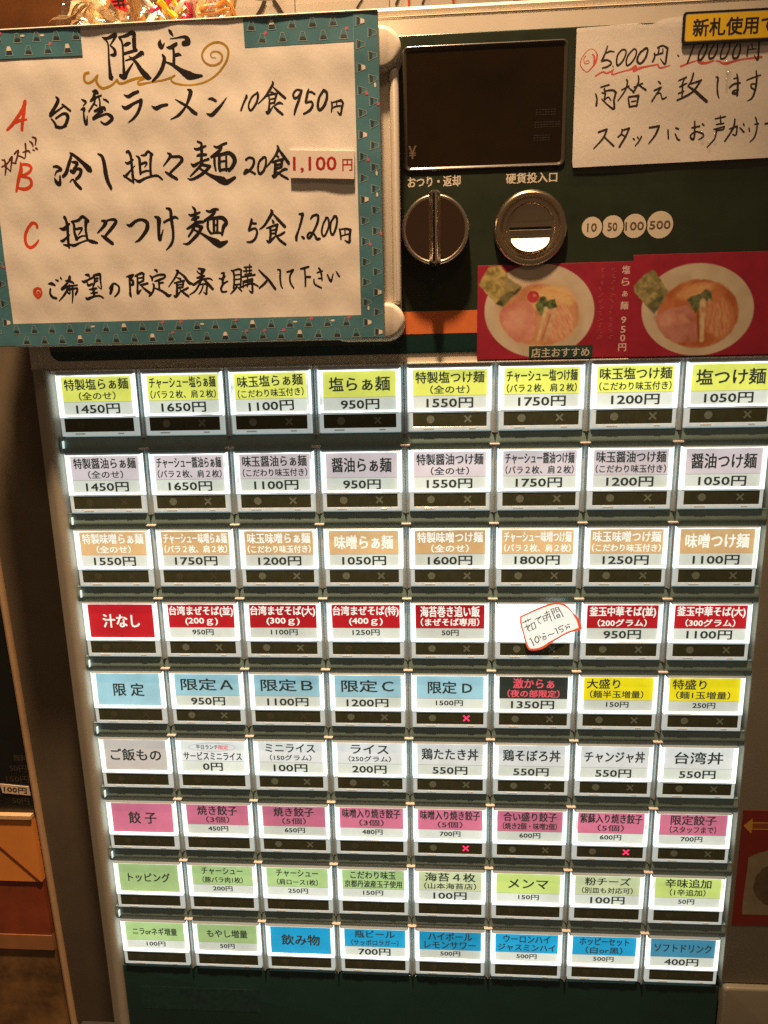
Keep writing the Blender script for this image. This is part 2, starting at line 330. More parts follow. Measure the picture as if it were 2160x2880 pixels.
INK = {
'ink': """730,-2186,5 768,-2179,18 818,-2196,24 827,-2190,18|824,-2190,20 805,-2163,13 780,-2136,8|780,-2136,8 809,-2107,18 806,-2079,23 780,-2078,12|738,-2180,8 766,-2148,12 764,-2053,14 764,-1963,24 768,-1940,33 774,-1925,5|848,-2175,13 864,-2144,14 862,-2049,14 858,-1959,21|845,-2181,12 891,-2187,18 931,-2202,24 949,-2195,27|949,-2190,25 944,-2146,27 943,-2101,26|872,-2129,8 892,-2137,24 915,-2144,14|874,-2082,18 913,-2091,18 956,-2100,18|834,-1951,24 859,-1941,30 881,-1969,21 926,-2023,8|876,-2040,7 942,-2056,18 989,-2079,30 1001,-2071,12|904,-2064,7 945,-2028,20 979,-1976,30 1017,-1935,36 1039,-1928,12|1186,-2206,8 1197,-2192,21 1211,-2172,9|1123,-2149,9 1118,-2127,30 1129,-2104,20 1150,-2131,6|1190,-2154,4 1238,-2157,8 1277,-2161,14 1301,-2154,27 1309,-2129,35 1280,-2122,30|1164,-2105,8 1192,-2104,24 1229,-2122,20|1205,-2106,15 1208,-2061,18 1202,-2000,20|1210,-2053,15 1236,-2060,21 1255,-2054,8|1131,-2062,12 1142,-2036,24 1121,-1981,24 1085,-1937,19 1050,-1908,14|1147,-2019,8 1193,-2000,18 1247,-1964,30 1296,-1934,48 1340,-1926,30 1385,-1927,14|372,-1842,10 385,-1822,22 356,-1778,22 320,-1737,21|320,-1730,21 358,-1749,14 413,-1780,11|410,-1796,10 433,-1777,15 463,-1753,13|322,-1710,8 340,-1689,14 352,-1661,19|356,-1711,12 413,-1738,16 441,-1721,24 426,-1681,21 409,-1663,17|349,-1661,19 382,-1653,17 424,-1663,12|550,-1819,7 571,-1807,17 580,-1800,9 558,-1781,8|537,-1757,7 561,-1761,21 555,-1739,12 555,-1694,17 565,-1668,19 578,-1715,6|631,-1865,9 651,-1862,28 663,-1855,19|644,-1851,19 632,-1829,16 614,-1808,14|612,-1807,13 647,-1826,13 688,-1838,10|644,-1822,13 630,-1789,12 592,-1744,10|670,-1832,10 674,-1796,12 671,-1774,12|632,-1789,9 651,-1777,9|701,-1815,9 720,-1806,12 734,-1794,9|632,-1744,14 669,-1756,24 700,-1762,19 704,-1748,14|683,-1742,19 651,-1726,16 620,-1700,21|620,-1700,19 670,-1714,14 716,-1723,14 745,-1704,24 748,-1690,19 721,-1671,19 694,-1661,14 668,-1678,9|845,-1835,5 874,-1823,21 911,-1839,21 944,-1849,18|825,-1767,7 854,-1753,24 910,-1779,17 957,-1795,16|959,-1793,28 953,-1762,21 929,-1718,19 895,-1684,15 860,-1664,6|1031,-1757,6 1059,-1742,25 1098,-1756,21 1136,-1761,17|1283,-1848,9 1302,-1834,28 1286,-1788,21 1259,-1741,14 1219,-1702,19 1187,-1683,13 1153,-1671,5|1194,-1792,5 1234,-1768,15 1277,-1742,17 1309,-1712,24 1331,-1698,19|1420,-1785,9 1442,-1786,19 1468,-1772,16|1401,-1697,7 1432,-1687,23 1464,-1710,23 1506,-1748,16 1541,-1789,5|1675,-1798,11 1677,-1789,17 1655,-1750,13 1635,-1707,12|1754,-1810,11 1716,-1787,12 1691,-1745,12 1690,-1716,13 1706,-1706,13 1741,-1747,14 1755,-1786,16 1752,-1810,16|1856,-1873,8 1857,-1856,16 1815,-1797,15 1784,-1767,10 1753,-1742,6|1859,-1841,6 1889,-1811,15 1936,-1770,17|1840,-1811,8 1855,-1804,16|1809,-1784,9 1849,-1797,12 1881,-1798,14|1879,-1796,15 1869,-1764,14 1861,-1742,12|1833,-1767,8 1862,-1770,10|1829,-1783,10 1829,-1739,13 1822,-1700,17|1831,-1741,11 1861,-1746,12|1806,-1691,13 1818,-1686,21 1844,-1712,9 1853,-1725,7|1865,-1729,7 1895,-1743,17 1919,-1735,7|1857,-1725,9 1883,-1697,17 1914,-1672,15|2045,-1811,14 2016,-1816,12 1993,-1793,14 1999,-1767,16 2024,-1775,14 2050,-1811,14|2050,-1811,14 2028,-1753,17 2006,-1705,17 1994,-1668,11|2097,-1817,8 2088,-1794,17 2074,-1740,16|2093,-1798,9 2113,-1799,13 2136,-1785,11|2076,-1735,13 2110,-1740,14 2119,-1718,16 2098,-1688,16 2058,-1668,11|2195,-1805,15 2165,-1764,15 2153,-1712,17 2166,-1688,17 2197,-1715,18 2216,-1762,17 2214,-1793,17 2195,-1805,17|2244,-1733,8 2248,-1709,12 2242,-1676,9|2244,-1728,7 2280,-1736,10 2309,-1741,16|2309,-1741,16 2321,-1723,13 2313,-1697,14 2302,-1656,14 2283,-1674,6|2280,-1729,8 2279,-1707,9|2250,-1698,8 2279,-1707,10 2313,-1708,9|302,-1409,11 330,-1408,18 354,-1389,18 322,-1378,12 305,-1353,7|300,-1335,8 310,-1311,25 332,-1296,22 341,-1347,12|429,-1492,12 434,-1474,17 410,-1419,21 388,-1369,24 364,-1346,20|441,-1487,15 476,-1458,21 518,-1420,27 551,-1386,39 560,-1377,29|435,-1434,9 458,-1431,21 472,-1421,18 442,-1390,15|423,-1377,22 440,-1369,22 463,-1389,17 493,-1381,22 481,-1347,22 453,-1325,18|406,-1307,7 429,-1323,11 451,-1292,23 479,-1263,20|625,-1478,10 652,-1461,21 664,-1410,27 668,-1349,29 678,-1298,25 694,-1260,20 694,-1244,5|828,-1482,16 841,-1484,19 854,-1454,18 855,-1394,19 856,-1329,19 857,-1285,10|812,-1419,7 831,-1411,16 867,-1433,10|790,-1336,9 802,-1329,18 836,-1358,13 876,-1393,6|797,-1331,12 836,-1302,15 860,-1285,7|892,-1455,9 911,-1438,19 911,-1387,19 911,-1341,16|925,-1458,8 954,-1459,17 976,-1479,17 1005,-1460,16|997,-1458,21 986,-1399,17 982,-1332,17|923,-1403,15 949,-1411,16 961,-1406,13 944,-1382,6|912,-1346,13 949,-1358,13 975,-1357,10|867,-1310,8 896,-1293,21 950,-1314,14 1023,-1326,15 1059,-1301,12|1112,-1465,9 1131,-1450,21 1107,-1417,14 1077,-1386,8|1135,-1441,16 1191,-1441,17|1191,-1441,17 1209,-1420,21 1176,-1387,17 1121,-1343,15|1086,-1347,10 1120,-1325,21 1161,-1300,18|1324,-1529,13 1348,-1517,16 1348,-1486,21 1345,-1440,19 1336,-1395,18|1298,-1487,9 1321,-1482,19 1377,-1500,13|1312,-1439,10 1333,-1445,21 1376,-1446,16|1268,-1393,8 1287,-1381,21 1329,-1400,14 1391,-1418,17|1346,-1390,19 1305,-1355,16 1256,-1315,10|1343,-1385,19 1398,-1372,19|1395,-1372,19 1360,-1339,21 1307,-1309,19 1260,-1294,15 1237,-1302,7|1326,-1363,14 1379,-1325,17 1428,-1300,29 1477,-1280,48 1507,-1269,34 1564,-1295,19|1435,-1496,9 1457,-1488,17 1493,-1503,16 1521,-1511,16|1487,-1494,17 1476,-1472,19 1439,-1446,19 1412,-1431,17|1433,-1432,17 1431,-1382,17 1436,-1345,12|1418,-1435,14 1479,-1442,19 1539,-1449,24 1572,-1409,29 1556,-1369,24 1527,-1340,17|1468,-1431,19 1463,-1372,21 1466,-1344,19|1515,-1429,14 1509,-1343,16|1470,-1399,11 1511,-1402,11|1461,-1345,13 1502,-1350,16 1543,-1351,14|1649,-1404,14 1673,-1417,13 1702,-1404,16 1697,-1368,17 1668,-1337,16 1634,-1320,21|1634,-1320,19 1647,-1338,19 1672,-1332,14 1706,-1313,14|1772,-1413,14 1741,-1389,14 1728,-1344,14 1739,-1312,16 1768,-1333,15 1785,-1374,14 1785,-1410,14 1767,-1413,14|1868,-1482,9 1875,-1461,19 1853,-1421,14 1810,-1375,11 1784,-1351,6|1877,-1461,11 1902,-1424,19 1942,-1370,19|1858,-1423,9 1872,-1412,14|1830,-1381,11 1871,-1391,14 1901,-1395,17|1896,-1390,19 1889,-1352,19|1850,-1381,19 1848,-1340,21 1841,-1303,21|1849,-1362,14 1889,-1366,14|1853,-1340,14 1888,-1347,12|1826,-1297,12 1838,-1290,19 1872,-1316,11|1867,-1312,9 1908,-1333,17 1928,-1332,11|1862,-1316,11 1896,-1292,16 1930,-1273,14|340,-1080,22 348,-1061,18 353,-1017,22 349,-965,20 347,-907,20 349,-875,8|294,-1012,6 325,-1004,25 368,-1036,15|294,-928,12 310,-927,20 362,-964,7|312,-900,10 343,-892,18 352,-882,10|386,-1052,10 402,-1030,18 399,-982,18 412,-934,22|394,-1052,12 437,-1058,18 471,-1081,18 507,-1051,20|491,-1047,25 482,-994,18 487,-927,18|414,-1001,15 441,-1005,17 457,-1002,13 426,-962,7|406,-934,18 451,-954,10 482,-951,9|345,-904,9 386,-893,20 430,-909,12 484,-924,12 515,-916,25 554,-905,16|606,-1048,12 634,-1040,25 607,-1005,20 566,-972,10|648,-1051,12 688,-1055,17 707,-1040,22 666,-993,22 622,-951,17|593,-952,10 622,-932,25 666,-897,22|782,-1018,6 808,-1012,22 849,-1039,17 892,-1047,18 926,-1027,25 923,-989,28 892,-947,22 858,-915,17 828,-901,5|984,-1063,8 1011,-1048,30 1006,-996,25 1002,-944,22 1007,-912,23 1019,-938,15 1036,-976,7|1048,-1026,15 1078,-1039,15 1126,-1056,18 1148,-1046,10|1072,-1115,12 1099,-1102,22 1101,-1041,22 1106,-974,20 1102,-917,18 1084,-879,18 1047,-844,7|1257,-1118,9 1273,-1096,18 1272,-1049,22 1269,-1007,20|1227,-1070,8 1250,-1064,18 1305,-1081,12|1245,-1036,12 1269,-1045,20 1295,-1051,15|1207,-978,12 1239,-993,20 1282,-1016,20 1324,-1019,17|1266,-1002,18 1242,-965,17 1213,-928,12|1275,-997,20 1311,-986,22|1311,-986,22 1282,-945,22 1242,-908,20 1204,-880,16 1173,-881,7|1258,-969,12 1302,-946,13 1352,-914,25 1406,-883,45 1436,-868,40 1484,-886,15|1352,-1091,10 1375,-1084,18 1406,-1097,18 1434,-1096,13|1411,-1087,20 1394,-1064,20 1361,-1042,18 1334,-1026,17|1358,-1028,17 1354,-976,17 1374,-942,15|1350,-1033,15 1397,-1040,18 1459,-1041,25 1487,-1009,25 1465,-982,25 1451,-930,15|1399,-1031,20 1395,-946,18|1424,-1025,15 1418,-945,16|1379,-942,12 1421,-947,15 1456,-937,12|1399,-993,10 1420,-997,10|1663,-1027,10 1664,-1013,18 1643,-957,17|1661,-999,12 1694,-996,13|1643,-952,14 1684,-965,14 1698,-941,15 1683,-899,16 1653,-878,15 1623,-879,7|1803,-1079,12 1809,-1062,21 1773,-1009,17 1746,-977,14 1717,-959,7|1817,-1053,9 1845,-1021,18 1893,-970,20|1809,-1015,10 1816,-999,18|1768,-963,11 1807,-975,15 1843,-984,17|1840,-979,18 1831,-942,17 1825,-932,12|1791,-967,17 1792,-924,18 1784,-881,17|1795,-947,11 1831,-953,12|1794,-926,12 1830,-930,12|1764,-882,12 1781,-874,20 1824,-909,11|1829,-909,8 1860,-917,15 1889,-933,14|1825,-923,12 1853,-884,17 1892,-854,17|1998,-1047,12 2021,-1046,21|2021,-1044,19 2006,-993,16 1983,-932,14 1971,-904,20 1970,-878,15|2009,-901,12 2021,-891,18|2075,-1016,12 2093,-1034,15 2124,-1036,16 2122,-994,17 2094,-938,15 2062,-892,18 2047,-902,15 2063,-925,14 2093,-915,13 2112,-883,18 2133,-885,15|2183,-1017,13 2159,-978,13 2147,-927,14 2161,-898,14 2185,-931,14 2199,-977,13 2193,-1015,13 2178,-1018,13|2239,-1025,15 2212,-986,14 2208,-930,14 2222,-906,15 2243,-943,16 2255,-989,15 2251,-1022,16 2234,-1025,15|2268,-944,8 2275,-923,14 2279,-876,10|2273,-940,8 2316,-943,13 2346,-935,17|2346,-935,17 2340,-897,16 2336,-855,17 2306,-868,7|2308,-936,10 2308,-910,9|2285,-899,8 2345,-911,10|168,-640,8 192,-641,21 213,-630,14|179,-605,13 173,-576,15 185,-551,17 215,-540,15|224,-667,8 239,-660,15|263,-678,13 267,-672,11|330,-682,21 324,-666,21 303,-638,14 263,-605,17|296,-659,8 327,-654,15 354,-641,12|263,-602,19 309,-618,15 381,-626,9|323,-625,17 297,-589,15 271,-557,14 233,-521,6|296,-585,13 316,-568,10|306,-597,15 378,-606,13|378,-606,13 376,-587,15 360,-563,14|344,-613,13 340,-563,14 329,-506,7|320,-601,13 322,-576,10|448,-695,10 468,-691,19 475,-680,10|417,-654,7 434,-647,19 464,-660,13 501,-676,13|456,-646,8 460,-622,15 491,-631,13|507,-688,13 547,-695,19 555,-688,17 553,-648,14 554,-597,8 529,-616,5|510,-681,13 511,-649,15 493,-609,10|513,-665,10 535,-669,13|511,-645,10 533,-652,10|465,-593,8 492,-596,17 519,-600,13|496,-596,19 496,-555,19|475,-568,10 520,-571,13|435,-538,10 447,-530,19 495,-545,14 535,-548,13 558,-535,13|635,-617,21 628,-589,21 616,-564,19|617,-597,17 636,-625,13 658,-627,13 682,-604,14 674,-567,15 644,-539,8|740,-673,6 768,-676,21 793,-684,14|793,-684,14 775,-658,15 787,-641,18 784,-621,21 769,-615,10|763,-666,14 763,-626,17 761,-581,15 760,-548,19 767,-534,6|805,-675,10 820,-673,13 820,-628,15 816,-588,15 815,-559,19 842,-583,8|812,-679,14 853,-694,17 869,-688,15|867,-688,15 863,-647,15|828,-661,10 854,-664,12|824,-628,13 863,-643,14|836,-614,8 867,-619,15 892,-624,15|833,-624,8 864,-590,14 905,-557,19 913,-548,13|948,-716,7 963,-709,18 966,-697,8|912,-676,8 926,-662,18 926,-642,11|924,-662,10 973,-679,13 1016,-680,15|1016,-680,15 1022,-667,13 1001,-652,13|945,-637,10 979,-646,17 1006,-658,8|973,-636,14 973,-588,15|977,-624,13 1003,-627,12|928,-621,8 936,-609,15 926,-568,14 896,-537,10|934,-593,8 981,-575,15 1014,-554,19 1034,-537,21 1054,-543,10|1105,-705,10 1117,-699,17 1088,-653,13 1042,-598,7|1121,-695,10 1158,-664,17 1189,-622,21 1212,-614,14|1107,-657,8 1130,-648,15|1085,-621,10 1116,-628,14 1155,-635,15|1151,-631,14 1144,-599,15|1102,-621,14 1101,-580,17 1095,-540,17|1105,-608,10 1140,-611,10|1104,-588,14 1143,-593,14|1077,-536,11 1090,-531,19 1123,-561,10|1128,-563,8 1155,-575,15 1181,-586,13|1124,-575,10 1152,-550,15 1181,-529,14|1265,-715,10 1290,-708,17 1307,-704,18|1307,-704,17 1284,-676,14 1271,-682,10|1253,-697,7 1263,-685,10|1288,-700,17 1287,-660,18|1247,-651,8 1269,-654,18 1304,-663,14|1215,-605,10 1226,-607,18 1267,-632,15 1307,-643,12 1341,-644,12 1360,-632,7|1286,-648,15 1261,-604,14 1232,-564,13 1191,-539,8|1302,-639,14 1330,-606,19 1358,-573,18|1265,-604,10 1304,-609,12 1321,-598,13|1321,-598,13 1314,-566,14 1310,-540,14 1291,-555,5|1291,-599,10 1275,-563,11 1258,-543,8|1428,-678,11 1446,-678,15|1446,-678,12 1430,-626,14|1408,-643,9 1431,-640,14 1453,-656,9|1448,-664,10 1429,-610,14|1468,-623,10 1435,-604,14 1418,-572,15 1428,-552,14 1457,-554,11|1499,-695,8 1515,-678,13 1515,-624,14 1508,-575,14|1510,-692,10 1552,-702,13 1571,-693,13|1569,-693,13 1565,-639,13 1558,-585,12|1520,-662,9 1561,-666,9|1518,-632,9 1559,-636,9|1510,-597,10 1562,-601,11|1532,-585,14 1513,-564,14 1485,-537,8|1543,-577,11 1565,-554,10|1593,-712,10 1645,-715,10|1605,-714,11 1605,-681,11|1632,-729,10 1628,-670,11|1585,-687,9 1644,-691,10|1565,-647,11 1612,-654,12 1665,-661,13|1593,-665,8 1642,-672,8|1578,-620,10 1578,-579,11|1581,-619,10 1646,-634,13|1646,-634,13 1643,-588,15 1640,-541,14 1618,-558,6|1612,-643,10 1608,-583,10|1555,-579,10 1615,-599,12 1650,-601,13 1683,-584,10|1586,-611,8 1639,-618,8|1696,-692,9 1723,-662,15 1761,-623,17 1804,-562,16|1755,-628,11 1731,-602,16 1691,-570,10|1828,-691,9 1845,-685,13 1842,-637,13 1846,-588,12 1856,-566,6|1893,-673,11 1937,-686,13|1937,-686,13 1912,-646,12 1913,-602,13 1934,-566,10|1989,-692,9 2006,-694,13 2047,-704,11|2017,-686,12 2020,-632,13 2018,-575,11|2023,-637,11 2055,-636,13|2117,-691,13 2131,-667,14 2137,-612,10|2105,-662,10 2142,-672,10|2112,-624,10 2135,-623,11|2080,-617,10 2084,-587,12 2129,-561,12|2176,-646,11 2189,-616,14 2200,-603,14 2216,-651,7|2239,-664,10 2258,-633,13""",
'gold': """616,-1977,18 590,-1970,18 582,-1936,18 603,-1915,16 643,-1928,16 676,-1958,15|676,-1958,15 665,-1921,17 685,-1889,18 710,-1879,17 763,-1894,15 805,-1924,16|806,-1927,16 817,-1906,17 849,-1905,17 902,-1920,18 962,-1931,18 993,-1927,18|993,-1924,14 953,-1909,13 958,-1892,17 1030,-1900,13 1121,-1910,13 1173,-1922,14 1203,-1935,13|1203,-1935,13 1176,-1917,11 1190,-1893,13 1246,-1878,13 1310,-1874,12 1394,-1885,13 1474,-1921,14 1542,-1985,15 1571,-2040,15 1568,-2084,15 1532,-2113,15 1482,-2118,15 1430,-2096,15 1398,-2058,14 1402,-2019,14 1434,-1990,14 1478,-1985,14 1518,-2003,15 1530,-2036,14 1512,-2059,14 1478,-2066,12 1455,-2053,11 1460,-2033,9 1485,-2028,7""",
'red': """155,-1822,24 136,-1778,29 93,-1730,24 45,-1682,23 5,-1650,17|149,-1813,24 138,-1755,24 119,-1693,24 108,-1646,19|70,-1695,19 111,-1707,19 150,-1710,14|72,-1441,13 67,-1390,30 41,-1334,25 15,-1260,17|73,-1431,17 124,-1425,22 142,-1401,20 117,-1374,20 68,-1357,20|67,-1352,15 118,-1341,20 131,-1317,22 122,-1289,22 77,-1272,25 21,-1283,15|131,-1020,20 128,-1039,20 100,-1050,23 61,-1012,22 36,-965,22 37,-911,23 66,-888,23 106,-909,20 131,-937,10|78,-583,13 90,-587,13 92,-574,13 76,-566,13 62,-579,15 72,-603,15 95,-607,15 110,-586,15 97,-557,15 74,-550,15 54,-571,15 56,-600,15 82,-614,13 108,-607,12|72,-540,9 91,-549,13""",
'brown': """-40,-1463,13 -36,-1421,16 -49,-1366,9|-58,-1464,9 -43,-1459,13|-65,-1418,10 -37,-1431,12 -2,-1457,9|-34,-1417,9 -11,-1392,10 -6,-1388,8|-7,-1460,10 17,-1482,13 6,-1438,12 -7,-1392,8|4,-1464,10 17,-1443,12 40,-1437,9|35,-1498,11 64,-1520,15 54,-1483,14 35,-1442,11|55,-1488,11 85,-1477,12 101,-1467,10|119,-1561,14 117,-1522,12 107,-1472,10|94,-1507,9 131,-1515,15 145,-1503,10|150,-1576,9 166,-1562,15 171,-1541,10|174,-1600,11 196,-1590,16 188,-1549,8|168,-1520,12 177,-1516,11|190,-1530,15 199,-1524,13""",
'npink': """4015,-2021,11 4008,-1982,12 3980,-1945,10 3947,-1923,6 3908,-1960,7 3910,-1998,6 3934,-2036,5 3971,-2061,4 4001,-2048,6 4017,-2021,9|3939,-2020,6 3927,-2001,5 3937,-1974,6 3962,-1977,6 3957,-1992,5 3941,-1985,4|3985,-2026,10 3997,-2010,12 3996,-1975,14|4008,-1895,10 4054,-1918,11 4084,-1909,11 4125,-1927,10|4125,-1927,8 4118,-1900,10 4177,-1913,9 4235,-1924,11 4268,-1940,24|4261,-1917,20 4302,-1931,16 4360,-1940,11 4415,-1947,10|4415,-1947,10 4433,-1925,12 4495,-1938,7|4566,-1929,14 4612,-1945,10 4669,-1960,8|4677,-1952,11 4693,-1946,19 4732,-1943,16 4778,-1955,10|4793,-1953,9 4817,-1948,11 4853,-1934,16 4910,-1946,15 4978,-1957,10 5085,-1963,16""",
'nink': """4080,-2073,9 4069,-2037,11 4050,-1992,14|4078,-2033,10 4099,-2042,10 4126,-2037,7|4046,-1986,14 4084,-1989,11 4110,-1970,11 4090,-1952,11 4053,-1942,9|4120,-1954,6 4124,-1944,5|4174,-2046,10 4150,-2018,11 4144,-1976,12 4154,-1953,12 4186,-1982,11 4204,-2028,10 4195,-2047,10 4174,-2046,10|4246,-2043,10 4218,-2012,11 4207,-1974,11 4217,-1950,11 4253,-1979,11 4272,-2024,10 4262,-2048,10 4246,-2043,10|4329,-2047,14 4293,-2020,13 4278,-1978,14 4301,-1958,14 4332,-1991,14 4344,-2033,13 4337,-2050,12 4321,-2045,12|4389,-2015,11 4391,-1992,12 4380,-1966,12|4408,-2049,11 4441,-2059,11 4473,-2042,14|4473,-2042,14 4468,-1993,14 4461,-1947,12 4429,-1981,5|4417,-2045,10 4415,-2014,10|4390,-2004,10 4444,-2015,10|4442,-2040,8 4444,-2015,8|4047,-1827,9 4100,-1839,11|4015,-1787,9 4025,-1755,12 4022,-1716,14|4055,-1794,7 4081,-1785,11|4071,-1816,11 4077,-1785,11 4074,-1749,11|4072,-1801,9 4123,-1806,12 4149,-1790,13|4149,-1790,13 4138,-1743,14 4141,-1691,15 4102,-1713,10 4057,-1754,7|4074,-1749,9 4099,-1764,8 4117,-1744,8|4213,-1865,9 4222,-1849,11 4208,-1799,10 4164,-1738,7|4186,-1804,8 4232,-1825,10|4224,-1822,8 4268,-1785,10|4290,-1885,9 4294,-1846,11 4264,-1785,11|4266,-1816,8 4320,-1837,10|4300,-1826,8 4344,-1797,12|4232,-1751,11 4243,-1699,13|4236,-1759,10 4299,-1764,14|4299,-1764,14 4290,-1701,12|4254,-1730,7 4284,-1733,7|4247,-1699,10 4290,-1703,10|4425,-1844,9 4439,-1832,10|4399,-1791,9 4444,-1808,11|4444,-1808,11 4413,-1763,9 4390,-1727,11|4413,-1767,7 4442,-1773,8 4457,-1738,10 4484,-1748,7|4643,-2050,9 4627,-2005,10 4606,-1945,9|4705,-2051,10 4681,-2006,11 4678,-1967,13 4699,-1969,13 4726,-2018,12 4728,-2050,10|4770,-2048,10 4747,-2003,11 4749,-1971,13 4776,-1977,12 4796,-2018,11 4794,-2047,10|4843,-2055,10 4824,-2006,11 4823,-1967,11 4853,-1973,11 4873,-2018,10 4874,-2050,10|4921,-2044,10 4901,-2003,11 4904,-1967,13 4931,-1970,13 4945,-2012,11 4940,-2044,11|4994,-2034,9 4992,-1974,10|5016,-2044,7 5023,-2015,7|4996,-2011,7 5046,-2014,7|5062,-2049,11 5063,-1999,13 5062,-1946,11 5038,-1976,5|4540,-1998,7 4550,-1990,7|4558,-1844,9 4606,-1862,11|4594,-1855,11 4578,-1809,11|4567,-1806,11 4612,-1826,9|4586,-1805,11 4586,-1750,11|4561,-1766,9 4596,-1779,9|4556,-1726,11 4614,-1749,13 4662,-1780,14 4698,-1833,13|4651,-1885,11 4642,-1842,13 4621,-1807,11|4640,-1821,9 4705,-1840,14|4629,-1803,11 4670,-1776,17 4716,-1738,20 4750,-1711,19|4801,-1857,8 4813,-1850,14 4813,-1799,12 4819,-1755,12 4831,-1726,5|4935,-1869,9 4945,-1822,14 4947,-1739,14|4917,-1842,8 4945,-1847,9|4894,-1788,9 4921,-1809,13 4960,-1814,11|4946,-1750,14 4918,-1755,17 4925,-1769,11 4952,-1771,10|5001,-1829,7 5042,-1843,10 5089,-1856,8|5058,-1882,10 5066,-1831,13 5061,-1767,14 5045,-1720,11 5016,-1702,5|5061,-1803,10 5034,-1804,9 5036,-1782,11 5061,-1767,9|4044,-1549,13 4099,-1565,13|4099,-1565,13 4076,-1510,13 4015,-1446,7|4083,-1517,10 4149,-1458,12|4200,-1561,9 4198,-1533,12 4176,-1513,10|4204,-1554,10 4248,-1566,12|4248,-1566,12 4228,-1518,13 4187,-1450,13|4198,-1530,9 4229,-1511,9|4278,-1499,9 4287,-1493,9|4307,-1508,9 4313,-1499,9|4333,-1510,10 4316,-1480,10 4294,-1454,7|4382,-1564,11 4448,-1572,13|4448,-1572,13 4425,-1517,13 4384,-1465,7|4508,-1545,11 4514,-1493,12|4559,-1557,10 4578,-1549,10|4558,-1519,9 4575,-1487,11 4590,-1480,10|4666,-1553,9 4717,-1561,10|4682,-1590,11 4687,-1514,13 4679,-1480,14 4659,-1501,11 4690,-1528,9 4739,-1515,10 4744,-1495,10 4716,-1478,7|4734,-1574,10 4744,-1566,10|4816,-1602,9 4881,-1613,10|4848,-1618,10 4855,-1569,10|4826,-1567,9 4873,-1572,10|4814,-1537,10 4879,-1551,11|4879,-1551,10 4873,-1534,10 4829,-1529,10|4829,-1533,11 4822,-1481,11 4775,-1427,7|4916,-1536,10 4963,-1551,11|4963,-1551,11 4960,-1497,11 4938,-1501,7|4945,-1593,11 4938,-1539,13 4890,-1461,11|4982,-1540,9 5010,-1512,11|5002,-1564,9 5008,-1553,9|5041,-1535,9 5046,-1517,10|5075,-1557,7 5100,-1560,10|5078,-1598,10 5093,-1553,10 5085,-1485,11 5055,-1448,6|5144,-1558,11 5173,-1560,11""",
'olive': """3604,2007,7 3671,1972,7|3628,1988,6 3633,2002,6|3645,1974,6 3654,1993,6|3637,2021,7 3652,2068,7 3669,2073,7|3623,2045,6 3664,2026,6|3664,2021,7 3647,2059,6|3672,2016,7 3687,2063,7|3672,2016,6 3698,2002,7|3698,2002,7 3712,2045,7|3687,2063,6 3713,2047,6|3704,1976,6 3749,1953,7|3749,1953,7 3728,1974,6 3729,1997,6 3751,2011,6|3736,1964,5 3740,1968,5|3747,1946,5 3750,1951,5|3762,1953,6 3779,1993,6|3762,1953,6 3788,1941,6|3788,1941,6 3800,1983,6|3772,1972,5 3793,1962,5|3779,1990,5 3800,1981,5|3777,1927,6 3811,1911,6|3789,1906,6 3801,1946,6|3786,1941,6 3818,1927,6|3814,1936,6 3833,1990,7|3798,1960,5 3826,1950,5|3824,1894,6 3861,1971,8|3824,1892,6 3845,1885,6|3845,1885,6 3855,1915,6|3840,1927,6 3855,1917,6|3833,1911,5 3850,1904,5|3856,1880,6 3870,1913,6|3856,1880,6 3880,1873,6|3880,1873,6 3923,1952,8|3865,1897,5 3887,1890,5|3870,1914,5 3891,1904,5|3869,1941,6 3878,1964,6|3878,1964,6 3900,1955,6|3900,1955,6 3890,1932,6|3890,1932,6 3869,1941,6|3873,1953,5 3895,1943,5|3664,2146,7 3673,2139,7|3673,2139,7 3701,2199,9|3712,2125,8 3706,2153,8 3725,2175,8 3739,2153,8 3728,2125,8 3712,2125,8|3743,2115,7 3750,2134,7|3766,2096,6 3784,2096,6|3763,2125,7 3789,2117,7|3789,2117,7 3794,2139,7 3772,2151,6|3778,2120,6 3768,2143,6|3811,2115,7 3823,2101,7 3837,2103,7 3856,2091,7|3859,2056,7 3870,2053,7|3870,2053,7 3887,2098,8|3889,2044,7 3924,2025,7|3889,2044,7 3897,2063,7 3918,2055,7 3927,2072,7 3910,2084,6|3937,2039,6 3948,2030,6|3956,2020,6 3976,2015,6|3948,2044,6 3974,2034,6|3974,2034,6 3975,2048,6|3961,2039,6 3949,2062,6""",
'qred': """3590,1956,11 3661,1920,12 3743,1881,13 3816,1853,13 3859,1843,14 3907,1848,13 3947,1869,12 3978,1899,8 4005,1931,6|4005,1936,11 4033,1973,18 4052,2020,22 4059,2048,23|4060,2053,20 4019,2067,15 3954,2093,13 3882,2138,13 3826,2174,16 3774,2212,18 3730,2229,16 3673,2232,14 3650,2206,12 3632,2158,11 3612,2083,10 3594,2021,11 3590,1956,11""",
}
